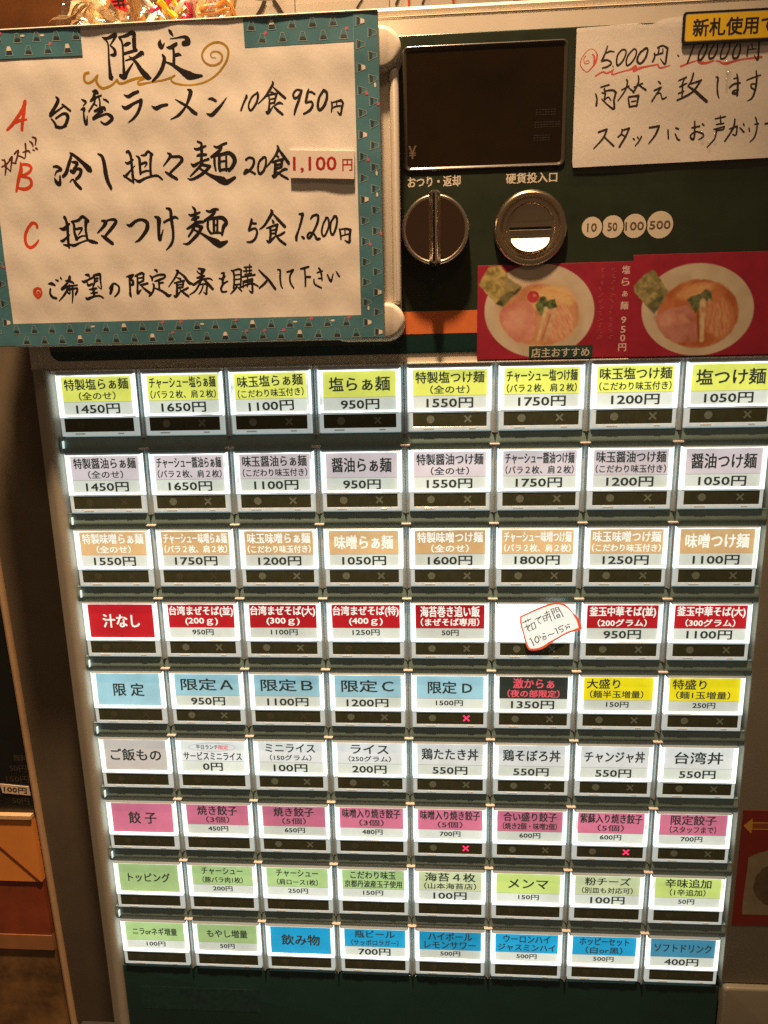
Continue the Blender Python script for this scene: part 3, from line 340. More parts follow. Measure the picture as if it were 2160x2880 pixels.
# ================================================================== button table
PX, PY = 34.0, 30.841
BW, BH = 30.88, 24.1
DK, WH, RD = 'dark', 'white', 'redtext'
def two(a, wa, b, wb, ha=4.2, hb=3.1): return [(a, wa, ha, 2.85, None), (b, wb, hb, 7.35, None)]
def one(a, wa, h=5.3, c=4.7): return [(a, wa, h, c, None)]
def cat(a, wa, h=5.8): return [(a, wa, h, 7.2, None)]
Y, P2, O3, R4, B5, K5, Y5, G6, G6B, P7, G8, G8B, G8C, B9 = 'yellow', 'mauve', 'orange', 'red', 'paleblue', 'black', 'brightyellow', 'grey', 'warmgrey', 'pink', 'green', 'drabgreen', 'lime', 'blue'
ROWS = [
 [(Y, DK, two('特製塩らぁ麺', 25.4, '（全のせ）', 14.6), '1450円', 'B'), (Y, DK, two('チャーシュー塩らぁ麺', 25.8, '（バラ２枚、肩２枚）', 25.6), '1650円', 'B'), (Y, DK, two('味玉塩らぁ麺', 25, '（こだわり味玉付き）', 25.4), '1100円', 'B'), (Y, DK, one('塩らぁ麺', 23), '950円', 'B'),
  (Y, DK, two('特製塩つけ麺', 25.5, '（全のせ）', 14.6), '1550円', 'B'), (Y, DK, two('チャーシュー塩つけ麺', 25.8, '（バラ２枚、肩２枚）', 25.6), '1750円', 'B'), (Y, DK, two('味玉塩つけ麺', 25.8, '（こだわり味玉付き）', 26), '1200円', 'B'), (Y, DK, one('塩つけ麺', 24.5, 5.6), '1050円', 'B')],
 [(P2, DK, two('特製醤油らぁ麺', 25.2, '（全のせ）', 14.2), '1450円', 'B'), (P2, DK, two('チャーシュー醤油らぁ麺', 25.8, '（バラ２枚、肩２枚）', 25.6), '1650円', 'B'), (P2, DK, two('味玉醤油らぁ麺', 25.2, '（こだわり味玉付き）', 25.4), '1100円', 'B'), (P2, DK, one('醤油らぁ麺', 23, 5.6), '950円', 'B'),
  (P2, DK, two('特製醤油つけ麺', 25.4, '（全のせ）', 14.6), '1550円', 'B'), (P2, DK, two('チャーシュー醤油つけ麺', 25.8, '（バラ２枚、肩２枚）', 25.6), '1750円', 'B'), (P2, DK, two('味玉醤油つけ麺', 25.6, '（こだわり味玉付き）', 26), '1200円', 'B'), (P2, DK, one('醤油つけ麺', 23.6, 5.6), '1050円', 'B')],
 [(O3, WH, two('特製味噌らぁ麺', 25.2, '（全のせ）', 14.2), '1550円', 'B'), (O3, WH, two('チャーシュー味噌らぁ麺', 25.8, '（バラ２枚、肩２枚）', 25.6), '1750円', 'B'), (O3, WH, two('味玉味噌らぁ麺', 25.2, '（こだわり味玉付き）', 25.4), '1200円', 'B'), (O3, WH, one('味噌らぁ麺', 23, 5.6), '1050円', 'B'),
  (O3, WH, two('特製味噌つけ麺', 25.4, '（全のせ）', 14.6), '1600円', 'B'), (O3, WH, two('チャーシュー味噌つけ麺', 25.8, '（バラ２枚、肩２枚）', 25.6), '1800円', 'B'), (O3, WH, two('味玉味噌つけ麺', 25.6, '（こだわり味玉付き）', 26), '1250円', 'B'), (O3, WH, one('味噌つけ麺', 23.6, 5.6), '1100円', 'B')],
 [(R4, WH, cat('汁なし', 15.5), None, None), (R4, WH, two('台湾まぜそば(並)', 26.6, '(200ｇ)', 13.6, 4.5, 3.3), '950円', 'S'), (R4, WH, two('台湾まぜそば(大)', 26.6, '(300ｇ)', 13.6, 4.5, 3.3), '1100円', 'S'), (R4, WH, two('台湾まぜそば(特)', 26.6, '(400ｇ)', 13.6, 4.5, 3.3), '1250円', 'S'),
  (R4, WH, two('海苔巻き追い飯', 23.6, '（まぜそば専用）', 23.4, 4.5, 3.3), '50円', 'S'), ('blank', DK, [], None, None), (R4, WH, two('釜玉中華そば(並)', 25.6, '（200グラム）', 19, 4.5, 3.1), '950円', 'B'), (R4, WH, two('釜玉中華そば(大)', 26, '（300グラム）', 19, 4.5, 3.1), '1100円', 'B')],
 [(B5, DK, cat('限 定', 13.2), None, None), (B5, DK, one('限定Ａ', 22.2), '950円', 'B'), (B5, DK, one('限定Ｂ', 21.8), '1100円', 'B'), (B5, DK, one('限定Ｃ', 21.8), '1200円', 'B'),
  (B5, DK, one('限定 D', 18, 5.4, 5.0), '1500円', 'S'), (K5, RD, two('激からぁ', 16.5, '（夜の部限定）', 21, 4.3, 3.3), '1350円', 'B'), (Y5, DK, [('大盛り', 13.2, 4.2, 2.8, 7.8), ('（麺半玉増量）', 21.2, 3.3, 7.4, 13.2)], '150円', 'S'), (Y5, DK, [('特盛り', 13.2, 4.2, 2.8, 7.8), ('（麺1玉増量）', 21.2, 3.3, 7.4, 13.4)], '250円', 'S')],
 [(G6B, DK, cat('ご飯もの', 22.4, 5.6), None, None), (G6, DK, [('サービスミニライス', 25.4, 3.7, 7.2, None)], '0円', 'B'), (G6, DK, two('ミニライス', 21.4, '（150グラム）', 18, 3.9, 2.7), '100円', 'B'), (G6, DK, two('ライス', 16, '（250グラム）', 18, 4.2, 2.7), '200円', 'B'),
  (G6, DK, one('鶏たたき丼', 23.6, 5.2), '550円', 'B'), (G6, DK, one('鶏そぼろ丼', 23.6, 5.2), '550円', 'B'), (G6, DK, one('チャンジャ丼', 24.4, 5.0), '550円', 'B'), (G6, DK, one('台湾丼', 19.4, 5.4), '550円', 'B')],
 [(P7, DK, cat('餃 子', 12.4, 5.8), None, None), (P7, DK, two('焼き餃子', 17.6, '（3個）', 10.4, 4.6, 3.1), '450円', 'S'), (P7, DK, two('焼き餃子', 17.6, '（5個）', 10.4, 4.4, 3.1), '650円', 'S'), (P7, DK, two('味噌入り焼き餃子', 25, '（3個）', 10.6, 4.4, 3.1), '480円', 'S'),
  (P7, DK, two('味噌入り焼き餃子', 25.4, '（5個）', 10.6, 4.4, 3.1), '700円', 'S'), (P7, DK, two('合い盛り餃子', 22.4, '（焼き2個・味噌2個）', 22.8, 4.3, 3.3), '600円', 'S'), (P7, DK, two('紫蘇入り焼き餃子', 25.8, '（5個）', 11, 4.4, 3.1), '600円', 'S'), (P7, DK, two('限定餃子', 18.6, '（スタッフまで）', 19, 4.5, 3.3), '700円', 'S')],
 [(G8, DK, cat('トッピング', 19.3, 4.6), None, None), (G8, DK, two('チャーシュー', 18.6, '（豚バラ肉1枚）', 18.4, 3.6, 3.1), '200円', 'S'), (G8, DK, two('チャーシュー', 18.8, '（肩ロース1枚）', 18.4, 3.6, 3.1), '250円', 'S'), (G8, DK, two('こだわり味玉', 20, '京都丹波産玉子使用', 25.4, 3.9, 3.6), '150円', 'S'),
  (G8B, DK, two('海苔４枚', 22, '（山本海苔店）', 22.8, 4.3, 3.1), '100円', 'B'), (G8C, DK, one('メンマ', 17.2, 4.6, 5.2), '150円', 'S'), (G8B, DK, two('粉チーズ', 19.2, '（別皿も対応可）', 21.6, 3.9, 3.0), '100円', 'B'), (G8C, DK, two('辛味追加', 19.2, '（1辛追加）', 15, 4.3, 3.3), '50円', 'S')],
 [(G8, DK, one('ニラorネギ増量', 20.8, 3.9, 5.2), '100円', 'S'), (G8, DK, one('もやし増量', 18.8, 4.1, 5.2), '50円', 'S'), (B9, DK, cat('飲み物', 17.6, 5.6), None, None), (B9, DK, two('瓶ビール', 18, '（サッポロラガー）', 21.4, 3.9, 3.1), '700円', 'B'),
  (B9, DK, two('ハイボール', 19.6, 'レモンサワー', 23, 4.1, 3.8), '500円', 'S'), (B9, DK, two('ウーロンハイ', 20.4, 'ジャスミンハイ', 25.2, 3.8, 3.6), '500円', 'S'), (B9, DK, two('ホッピーセット', 21.4, '（白or黒）', 16, 3.9, 3.5), '500円', 'S'), ('slate', DK, one('ソフトドリンク', 24.4, 4.1, 5.0), '400円', 'B')],
]
HC = {Y: (224, 230, 104), P2: (208, 197, 198), O3: (214, 176, 122), R4: (178, 30, 36), B5: (152, 197, 206), K5: (50, 55, 46), Y5: (244, 228, 30), G6: (212, 215, 210), G6B: (194, 187, 176),
      P7: (202, 112, 136), G8: (168, 198, 130), G8B: (198, 208, 160), G8C: (194, 214, 118), B9: (34, 156, 200), 'slate': (66, 138, 166), 'blank': (255, 255, 255)}
WORDS = {Y: 'yellow', P2: 'mauve', O3: 'orange', R4: 'red', B5: 'pale blue', K5: 'black', Y5: 'bright yellow', G6: 'grey', G6B: 'warm grey', P7: 'pink', G8: 'green', G8B: 'drab green', G8C: 'lime green', B9: 'blue', 'slate': 'slate blue', 'blank': 'blank white'}
PW = {'B': {2: 8.4, 3: 11.2, 4: 14.2, 5: 17.0}, 'S': {2: 5, 3: 6.2, 4: 8.2, 5: 10.2}}
BOLD, BOLDP, BOLDN = 0.016, 0.017, 0.024
need = set()
for row in ROWS:
    for hc, tc_, lines, price, ps in row:
        for l in lines: need.add((l[0], BOLD))
        if price: need.add((price, BOLDN))
for s in ('平日ランチ', '限定', 'おつり・返却', '硬貨投入口', '10', '50', '100', '500', '￥', '店主おすすめ', '塩', 'ら', 'ぁ', '麺', '9', '5', '0', '円', '無料', '50円', '150円', '100円', '新札使用できます', '1,100', '六'):
    need.add((s, BOLDP))
need.add(('新札使用できます', BOLD))
need.add(('1,100', BOLD)); need.add(('円', BOLD))
prepare_text(need)

# ================================================================== ticket machine
machine = thing('ticket_machine', 'ivory ticket vending machine with rows of lit menu buttons', 'ticket machine', (0, 330, -60))
ML = (0, 330, -60)
def mpart(mb, name, mats, smooth=True):
    """coordinates given on the machine front; stored relative to the machine root"""
    mb.v = [(a-ML[0], b-ML[1], c-ML[2]) for a, b, c in mb.v]
    return mb.build(name, mats, machine, (0, 0, 0), smooth)

# cabinet: set back body on the left, top cap, rear box
b = MB()
b.slab(-60, -118.5, 345, 340, -150, -30.2, 3, 1.0)
mpart(b, 'cabinet_body', mat('cabinet_side', (0.145, 0.115, 0.08), 0.45, var=0.1, vscale=60, bump=0.1, bscale=2000))  # beige plastic; shade of the recess is put into this dark brown
b = MB()      # L-shaped face plate: header strip and right flank
b.prism([(-9.3, -115.2), (345, -115.2), (345, -1.9), (-9.3, -1.9)], -30, -0.8)
mpart(b, 'face_plate', IVORY, False)
b = MB()
b.slab(271.2, -1.6, 345, 269.8, -30, -0.85, 0.4, 0.3)
mpart(b, 'right_flank', FLANK)
b = MB()      # rolled lip over the header, with a groove and an upper cap
b.extr_u([(-115.25, -30), (-115.25, -1.6), (-115.6, -0.9), (-116.1, -0.7), (-116.5, -1.4), (-116.6, -3.2), (-117.2, -3.4), (-117.6, -2.6), (-118.6, -2.2), (-119.6, -2.6), (-120.2, -4.0), (-120.5, -7), (-120.5, -30)], -9.3, 345)
mpart(b, 'top_lip', IVORY)
b = MB()      # left bezel with rounded lip
b.extr_v([(-9.3, -30), (-9.3, -1.6), (-8.9, -0.7), (-7.8, -0.2), (-5.6, 0.9), (-4.4, 1.2), (-3.2, 0.8), (-2.2, -0.8), (-1.9, -3.2), (-1.9, -30)], -1.85, 345)
mpart(b, 'left_bezel', IVORY_DK)
b = MB()
b.slab(272.0, 270.3, 345, 345, -30, 1.6, 2.0, 1.2)
mpart(b, 'lower_right_cover', FLANK)
b = MB()
b.slab(-1.8, 272.6, 270.6, 345, -30, -1.2, 0.5, 0.3)
lowp = mpart(b, 'lower_panel', GLASS_T)
b = MB()
b.slab(5.8-ML[0], 283.8-ML[1], 62.6-ML[0], 296.6-ML[1], -1.2-ML[2], -1.14-ML[2], 0.6, 0)
b.build('faded_label', mat('faded_label', (0.011, 0.046, 0.046), 0.45, var=0.3, vscale=500), lowp)
b = MB()
b.slab(-1.85, -1.85, 271.2, 272.4, -20, -5.2)
mpart(b, 'grid_back', mat('grid_back', (0.06, 0.058, 0.052), 0.5))

# dark control panel
b = MB(); b.slab(-1.0, -110.2, 345, -5.0, -0.8, -0.4, 4.0, 0.25)
panel = mpart(b, 'control_panel', GLASS_T)
b = MB(); b.poly([(q[0]-ML[0], q[1]-ML[1]) for q in rrect(-0.6, -109.8, 344, -20.0, 3.4)], -0.36-ML[2])
b.build('panel_face', GLASS, panel)
b = MB(); b.poly([(-1.0-ML[0], -20.0-ML[1]), (344-ML[0], -20.0-ML[1]), (344-ML[0], -12.0-ML[1]), (-1.0-ML[0], -12.0-ML[1])], -0.34-ML[2])
b.build('stripe', ORANGE, panel)
b = MB(); b.poly([(-0.9-ML[0], -8.75-ML[1]), (128-ML[0], -8.75-ML[1]), (128-ML[0], -8.55-ML[1]), (-0.9-ML[0], -8.55-ML[1])], -0.34-ML[2])
b.build('pinstripe', mat('pinstripe', (0.05, 0.09, 0.09), 0.4), panel)

# display window
b = MB()
u0, v0, u1, v1 = 135.6, -106.6, 191.2, -67.3
st = [(0, -0.4, 1.8), (0, -0.05, 1.8), (0.2, 0.12, 1.7), (0.5, 0.12, 1.6), (0.75, -0.02, 1.5), (1.2, -0.3, 1.4), (1.3, -0.36, 1.4)]
b.rings([[(p[0], p[1], w) for p in rrect(u0+i, v0+i, u1-i, v1-i, r, 8)] for i, w, r in st], 0, True, False)
disp = mpart(b, 'display', mat('display_frame', (0.05, 0.042, 0.03), 0.2, coat=0.3))
b = MB(); b.poly([(p[0]-ML[0], p[1]-ML[1]) for p in rrect(u0+1.25, v0+1.25, u1-1.25, v1-1.25, 1.4)], -0.33-ML[2])
b.build('screen', SCREEN, disp)
b = MB()
put_text(b, '￥', 138.6-ML[0], -73.6-ML[1], 2.6, 4.2, -0.3-ML[2], BOLDP)
b.build('yen_sign', mat('dim_print', (0.10, 0.06, 0.035), 0.5), disp)
b = MB()      # unlit legends, illegible behind the dark screen
for cv, n, uu in ((-84.6, 7, 181.0), (-80.7, 9, 180.6), (-76.6, 6, 180.4)):
    for k in range(n):
        for q in range(3):
            a = uu+k*1.0-ML[0]; c = cv-0.9+q*0.75-ML[1]
            b.poly([(a, c), (a+random.uniform(0.4, 0.85), c), (a+random.uniform(0.4, 0.85), c+0.22), (a, c+0.22)], -0.3-ML[2])
b.build('unlit_legend', mat('unlit_legend', (0.022, 0.018, 0.012), 0.5), disp)

# captions on the panel
for s, cu, cv, wd, hh in (('おつり・返却', 146.1, -63.9, 18.4, 3.5), ('硬貨投入口', 180.0, -63.9, 17.6, 3.3)):
    b = MB(); put_text(b, s, cu, cv, wd, hh, -0.3, BOLDP); mpart(b, 'caption', PRINTW, False)

# change return lever
b = MB()
cu, cv = 146.4, -47.2
b.lathe(cu, cv, [(11.9, -0.4), (11.9, 3.2), (11.8, 4.1), (11.5, 4.7), (11.1, 4.95), (10.7, 4.9), (10.4, 4.6), (10.3, 4.25), (0.5, 4.2)], 64)
lev = mpart(b, 'return_lever', CHROME)
sub_face = MB(); sub_face.poly([(q[0]-ML[0], q[1]-ML[1]) for q in ellipse(cu, cv, 10.3, 10.3, 48)], 4.27-ML[2]); sub_face.build('face_disc', MIRROR, lev)
b = MB()
F = []
for (hw, w) in ((2.05, 4.2), (2.05, 5.4), (1.75, 6.2), (1.15, 7.0), (0.95, 8.2), (0.6, 8.6)):
    F.append([(p[0]-ML[0], p[1]-ML[1], w-ML[2]) for p in rrect(cu-hw-0.2, cv-12.5+max(0, w-6)*0.15, cu+hw-0.2, cv+12.2-max(0, w-6)*0.15, hw*0.6, 4)])
b.rings(F)
b.build('fin', CHROME, lev, smooth=True)
sub_line = MB(); sub_line.slab(cu-0.85-ML[0], cv-11.2-ML[1], cu-0.15-ML[0], cv+11.0-ML[1], 8.3-ML[2], 8.68-ML[2]); sub_line.build('fin_dark_line', BLACK, lev)  # thin black strip along the front of the fin

# coin slot
cu, cv = 179.9, -47.2
b = MB()
b.lathe(cu, cv, [(12.9, -0.4), (12.9, 0.3), (12.6, 1.2), (12.0, 1.85), (11.2, 2.1), (10.6, 1.9), (10.3, 1.1), (10.1, 0.9), (9.7, 1.35), (9.2, 1.35), (8.6, 0.9), (8.2, 0.4), (7.9, 0.35), (0.3, 0.35)], 64)
coin = mpart(b, 'coin_slot', CHROME_S)
def sub(mbf, name, mt, parent, smooth=False):
    b = MB(); mbf(b); b.v = [(a-ML[0], q-ML[1], c-ML[2]) for a, q, c in b.v]
    return b.build(name, mt, parent, smooth=smooth)
def half(b, up):       # tilted half-moon finger dish
    n = 20; pts = []
    for k in range(n+1):
        a = math.pi*k/n
        x = 6.7*math.cos(a); y = 5.2*math.sin(a)
        pts.append((x, y))
    if up:
        P = [(cu+x, cv-2.4-y, 0.45+0.10*y) for x, y in pts]
    else:
        P = [(cu+x, cv+3.3+y*0.9, 0.42+0.42*y) for x, y in pts]
    i = b.add(P); b.face(list(range(i, i+len(P))))
sub(lambda b: half(b, True), 'upper_dish', CHROME_S, coin)
sub(lambda b: half(b, False), 'lower_dish', mat('polished_dish', (0.90, 0.86, 0.78), 0.42, 1.0), coin)
sub(lambda b: b.slab(cu-7.4, cv-0.5, cu+7.4, cv+0.45, 0.3, 0.42), 'slot_opening', BLACK, coin)
sub(lambda b: b.slab(cu-7.4, cv+0.47, cu+7.4, cv+0.75, 0.3, 0.75, 0.1, 0.1), 'slot_lip', CHROME, coin)

# printed coin values
for i, (s, cu_, r) in enumerate((('10', 201.4, 3.5), ('50', 208.5, 3.75), ('100', 216.1, 4.0), ('500', 224.8, 4.5))):
    b = MB()
    cvv = -47.0 if i < 3 else -47.1
    o = ellipse(cu_, cvv, r, r, 40)
    if i:          # bitten by the coin before it
        pu, pr = ((201.4, 3.5), (208.5, 3.75), (216.1, 4.0))[i-1]
        pr += 0.45
        o = [q if math.hypot(q[0]-pu, q[1]+47.0) > pr else (pu+math.sqrt(max(0, pr*pr-(q[1]+47.0)**2)), q[1]) for q in o]
    b.poly(o, -0.30)
    cm = mpart(b, 'coin_mark', mat('coin_print', (0.60, 0.54, 0.44), 0.5, var=0.05))
    sub(lambda b: put_text(b, s, cu_, cvv, (0, 0, 3.3, 5.6)[len(s)] if len(s) < 3 else r*1.58, 2.7, -0.25, BOLDP), 'number', mat('coin_number', (0.12, 0.08, 0.05), 0.5), cm)

# ------------------------------------------------------------------ grid of bars, dividers and clips
def mesh_part(mb, name, mats, smooth=True): return mesh_of(name, mb.v, mb.f, mb.m, mats, smooth)
b = MB()
b.extr_u([(-0.28, -5.2), (-0.27, -1.1), (0.3, -1.15), (1.2, -1.1), (2.4, -0.95), (3.4, -0.8), (4.3, -0.85), (5.1, -1.15), (5.8, -1.35), (6.42, -1.4), (6.43, -5.2)], -1.7, 271.0)
barm = mesh_part(b, 'row_bar', BAR)
for r in range(8):
    obj('row_bar', barm, machine, (-ML[0], PY*r+24.4-ML[1], -ML[2]))
b = MB()
b.extr_v([(-1.5, -5.2), (-1.45, -1.6), (-1.1, -1.0), (-0.55, -0.9), (-0.3, -0.35), (-0.22, 0.2), (0.22, 0.2), (0.3, -0.35), (0.55, -0.9), (1.1, -1.0), (1.45, -1.6), (1.5, -5.2)], -1.5, 24.6)
divm = mesh_part(b, 'divider', GRID)
b = MB(); b.slab(-1.9, -2.2, 1.9, -1.4, -3.0, 0.4, 0.3, 0.25)
clipm = mesh_part(b, 'clip', CLIPM)
for r in range(9):
    for c in range(7):
        cu_ = PX*c+BW+(PX-BW)/2
        obj('divider', divm, machine, (cu_-ML[0], PY*r-ML[1], -ML[2]))
        if r: obj('clip', clipm, machine, (cu_-ML[0]+random.uniform(-0.15, 0.15), PY*r-ML[1], -ML[2]))
b = MB(); b.extr_u([(-1.85, -5), (-1.85, -0.1), (-1.65, 0.3), (-1.35, 0.35), (-1.05, 0.1), (-0.9, -0.5), (-0.05, -0.9), (-0.03, -5)], -1.4, 32.2)
railm = mesh_part(b, 'cell_rail', IVORY)
for c in range(8): obj('cell_rail', railm, machine, (PX*c-ML[0], -ML[1], -ML[2]))
b = MB(); b.slab(-0.15, 25.6, 0.2, 28.5, -1.0, 0.15)
leakm = mesh_part(b, 'light_slit', mat('light_slit', (0.6, 0.6, 0.6), 0.4, emit=(0.75, 0.95, 0.9), estr=0.8), False)
for r in range(8): obj('light_slit', leakm, machine, (-ML[0], PY*r-ML[1], -ML[2]))

# ------------------------------------------------------------------ buttons
CU0, CV0, CU1, CV1 = 1.75, 0.95, 29.4, 15.5      # label card opening
GB = 16.55                                          # bottom of the glowing frame
def ring_faces(mb, A, B, mi, sides=(0, 1, 2, 3)):
    i = mb.add(A); j = mb.add(B)
    for k in sides:
        k2 = (k+1) % 4; mb.face([i+k, i+k2, j+k2, j+k], mi)
b = MB()
O = lambda i, w, v1=BH: [(i, i, w), (BW-i, i, w), (BW-i, v1-i, w), (i, v1-i, w)]
G = [(0.5, 0.36, 0.0), (BW-0.5, 0.36, 0.0), (BW-0.5, GB-0.2, 0.0), (0.5, GB-0.2, 0.0)]
# glowing frame: side walls, front face, inner bevel down to the card
ring_faces(b, [(0, 0, -5.2), (BW, 0, -5.2), (BW, GB, -5.2), (0, GB, -5.2)], [(0, 0.05, -0.3), (BW, 0.05, -0.3), (BW, GB, -0.3), (0, GB, -0.3)], 2, (1, 3))
ring_faces(b, [(0, 0, -5.2), (BW, 0, -5.2), (BW, GB, -5.2), (0, GB, -5.2)], [(0, 0.05, -0.3), (BW, 0.05, -0.3), (BW, GB, -0.3), (0, GB, -0.3)], 3, (0,))
ring_faces(b, [(0, 0.05, -0.3), (BW, 0.05, -0.3), (BW, GB, -0.3), (0, GB, -0.3)], G, 2, (1, 3))
ring_faces(b, [(0, 0.05, -0.3), (BW, 0.05, -0.3), (BW, GB, -0.3), (0, GB, -0.3)], G, 3, (0,))
I1 = [(1.25, 0.45, 0.0), (BW-1.25, 0.45, 0.0), (BW-1.25, GB-0.5, 0.0), (1.25, GB-0.5, 0.0)]
ring_faces(b, G, I1, 0)
I2 = [(CU0, CV0, -1.0), (CU1, CV0, -1.0), (CU1, CV1, -1.0), (CU0, CV1, -1.0)]
ring_faces(b, I1, I2, 0)
b.face([b.add(I2)+k for k in range(4)], 1)
# clear lower body round the status window
L0 = [(0.05, GB, -5.2), (BW-0.05, GB, -5.2), (BW-0.05, BH, -5.2), (0.05, BH, -5.2)]
L1 = [(0.05, GB, -0.5), (BW-0.05, GB, -0.5), (BW-0.05, BH-0.25, -0.7), (0.05, BH-0.25, -0.7)]
L2 = [(0.45, GB, -0.1), (BW-0.45, GB, -0.1), (BW-0.45, BH-0.75, -0.15), (0.45, BH-0.75, -0.15)]
L3 = [(1.55, GB+0.25, -0.1), (BW-1.4, GB+0.25, -0.1), (BW-1.4, BH-1.85, -0.15), (1.55, BH-1.85, -0.15)]
L4 = [(1.7, GB+0.35, -0.28), (BW-1.55, GB+0.35, -0.28), (BW-1.55, BH-2.0, -0.28), (1.7, BH-2.0, -0.28)]
for A_, B_, sd in ((L0, L1, (1, 2, 3)), (L1, L2, (1, 2, 3)), (L2, L3, (0, 1, 2, 3)), (L3, L4, (0, 1, 2, 3))): ring_faces(b, A_, B_, 1, sd)
bodym = mesh_part(b, 'button', [GLOW, RIM, GLOWS, mat('acrylic_top', (0.22, 0.24, 0.23), 0.3, emit=(0.8, 0.92, 0.88), estr=0.10)], False)
b = MB(); b.slab(1.68, GB+0.33, BW-1.53, BH-1.98, -2.0, -0.22)
winm = mesh_part(b, 'status_window', LEDW, False)
DU, CX_, DV = 8.3, 22.3, 19.35
b = MB(); b.poly(ellipse(DU, DV, 1.5, 1.5, 20), -0.20)
dotm = [mesh_part(b, 'status_dot', mm, False) for mm in (DOTM, DOTF)]
b = MB()
for a in (math.pi/4, -math.pi/4):
    c_, s_ = math.cos(a), math.sin(a)
    b.poly([(CX_+x*c_-y*s_, DV+x*s_+y*c_) for x, y in ((-1.75, -0.36), (1.75, -0.36), (1.75, 0.36), (-1.75, 0.36))], -0.20+0.004*(a > 0))
crm = [mesh_part(b, 'status_cross', mm, False) for mm in (DOTM, DOTF, REDX)]
# clear catch details on the lower rim
b = MB()
for a0, a1 in ((5.6, 9.6), (22.8, 25.2)):
    b.slab(a0, BH-1.5, a1, BH-0.95, -0.6, 0.0, 0.1, 0.1)
catchm = mesh_part(b, 'catch', mat('catch_acrylic', (0.55, 0.58, 0.55), 0.12, emit=(0.8, 0.92, 0.88), estr=0.12), False)
CARD = {}
PRICEC = backlit('price_field', (212, 219, 205), 0.95)
DARKT = mat('label_black', (0.012, 0.014, 0.012), 0.6, emit=S(42, 48, 40), estr=1.0)
WHITET = mat('label_white', (0.4, 0.4, 0.4), 0.6, emit=S(244, 240, 226), estr=1.0)
REDT = mat('label_red', (0.3, 0.05, 0.06), 0.6, emit=S(226, 84, 96), estr=1.0)
LINEM = mat('label_rule', (0.1, 0.1, 0.1), 0.6, emit=S(120, 118, 100), estr=1.0)
REDPOS = {(4, 4), (6, 4), (6, 6)}
ORD = ['first', 'second', 'third', 'fourth', 'fifth', 'sixth', 'seventh', 'eighth', 'ninth']
for r, row in enumerate(ROWS):
    for c, (hc, tcol, lines, price, ps) in enumerate(row):
        bt = obj('button', bodym, machine, (PX*c-ML[0], PY*r-ML[1], -ML[2]))
        bt['label'] = ('%s card menu button priced %s yen, %s in row %s' % (WORDS[hc], price[:-1], ORD[c], ORD[r])) if price else ('%s card heading button without a price, %s in row %s' % (WORDS[hc], ORD[c], ORD[r]))
        hh = CV1 if not price else (10.6 if ps == 'B' else 10.9)
        key = (hc, hh)
        dv = random.uniform(-0.08, 0.08); dr = random.uniform(-0.006, 0.006)
        if (r, c) == (0, 2): dr = -0.032
        if (r, c) == (0, 0): dr = -0.012
        if key not in CARD:
            b = MB()
            i = b.add([(CU0, CV0, 0), (CU1, CV0, 0), (CU1, hh, 0), (CU0, hh, 0)]); b.face([i, i+1, i+2, i+3], 0)
            if price:
                i = b.add([(CU0, hh, 0), (CU1, hh, 0), (CU1, CV1, 0), (CU0, CV1, 0)]); b.face([i, i+1, i+2, i+3], 1)
                i = b.add([(CU0, hh-0.06, 0.02), (CU1, hh-0.06, 0.02), (CU1, hh+0.06, 0.02), (CU0, hh+0.06, 0.02)]); b.face([i, i+1, i+2, i+3], 2)
            CARD[key] = mesh_part(b, 'label_card', [backlit('card_'+hc, HC[hc], 2.2 if hc == 'blank' else 1.0), PRICEC, LINEM], False)
        cd = obj('label_card', CARD[key], bt, (0, 0, -0.93))
        b = MB(); mats_ = [{'dark': DARKT, 'white': WHITET, 'redtext': REDT}[tcol], DARKT, REDT, LINEM]
        mid = (CU0+CU1)/2
        for s, wd, h, cv_, cx_ in lines:
            put_text(b, s, mid if cx_ is None else CU0+cx_, CV0+cv_+dv, wd, h, -0.86, BOLD, 0, rot=dr)
        if price:
            if ps == 'B': put_text(b, price, mid+random.uniform(-0.3, 0.3), CV0+12.3+dv, PW['B'][len(price)]*1.02, 3.75, -0.86, BOLDN, 1, rot=dr)
            else: put_text(b, price, mid+random.uniform(-0.3, 0.3), CV0+11.9+dv, PW['S'][len(price)]*1.08, 2.5, -0.86, BOLDN, 1, rot=dr)
        if (r, c) == (5, 1):
            put_text(b, '平日ランチ', mid-2.2, CV0+3.0, 9.6, 2.1, -0.86, BOLDP, 1)
            put_text(b, '限定', mid+5.0, CV0+3.0, 4.4, 2.1, -0.86, BOLDP, 2)
            e0 = ellipse(mid, CV0+3.0, 10.2, 2.0, 48); e1 = ellipse(mid, CV0+3.0, 10.05, 1.86, 48)
            i = b.add([(p[0], p[1], -0.86) for p in e0]); j = b.add([(p[0], p[1], -0.86) for p in e1])
            for k in range(48): b.face([i+k, i+(k+1) % 48, j+(k+1) % 48, j+k], 3)
        if b.v: b.build('lettering', mats_, bt)
        obj('status_window', winm, bt)
        faint = 1 if (c == 0 or r >= 7 or random.random() < 0.12) else 0
        obj('status_dot', dotm[faint], bt)
        obj('status_cross', crm[2 if (r, c) in REDPOS else faint], bt)
        obj('catch', catchm, bt)
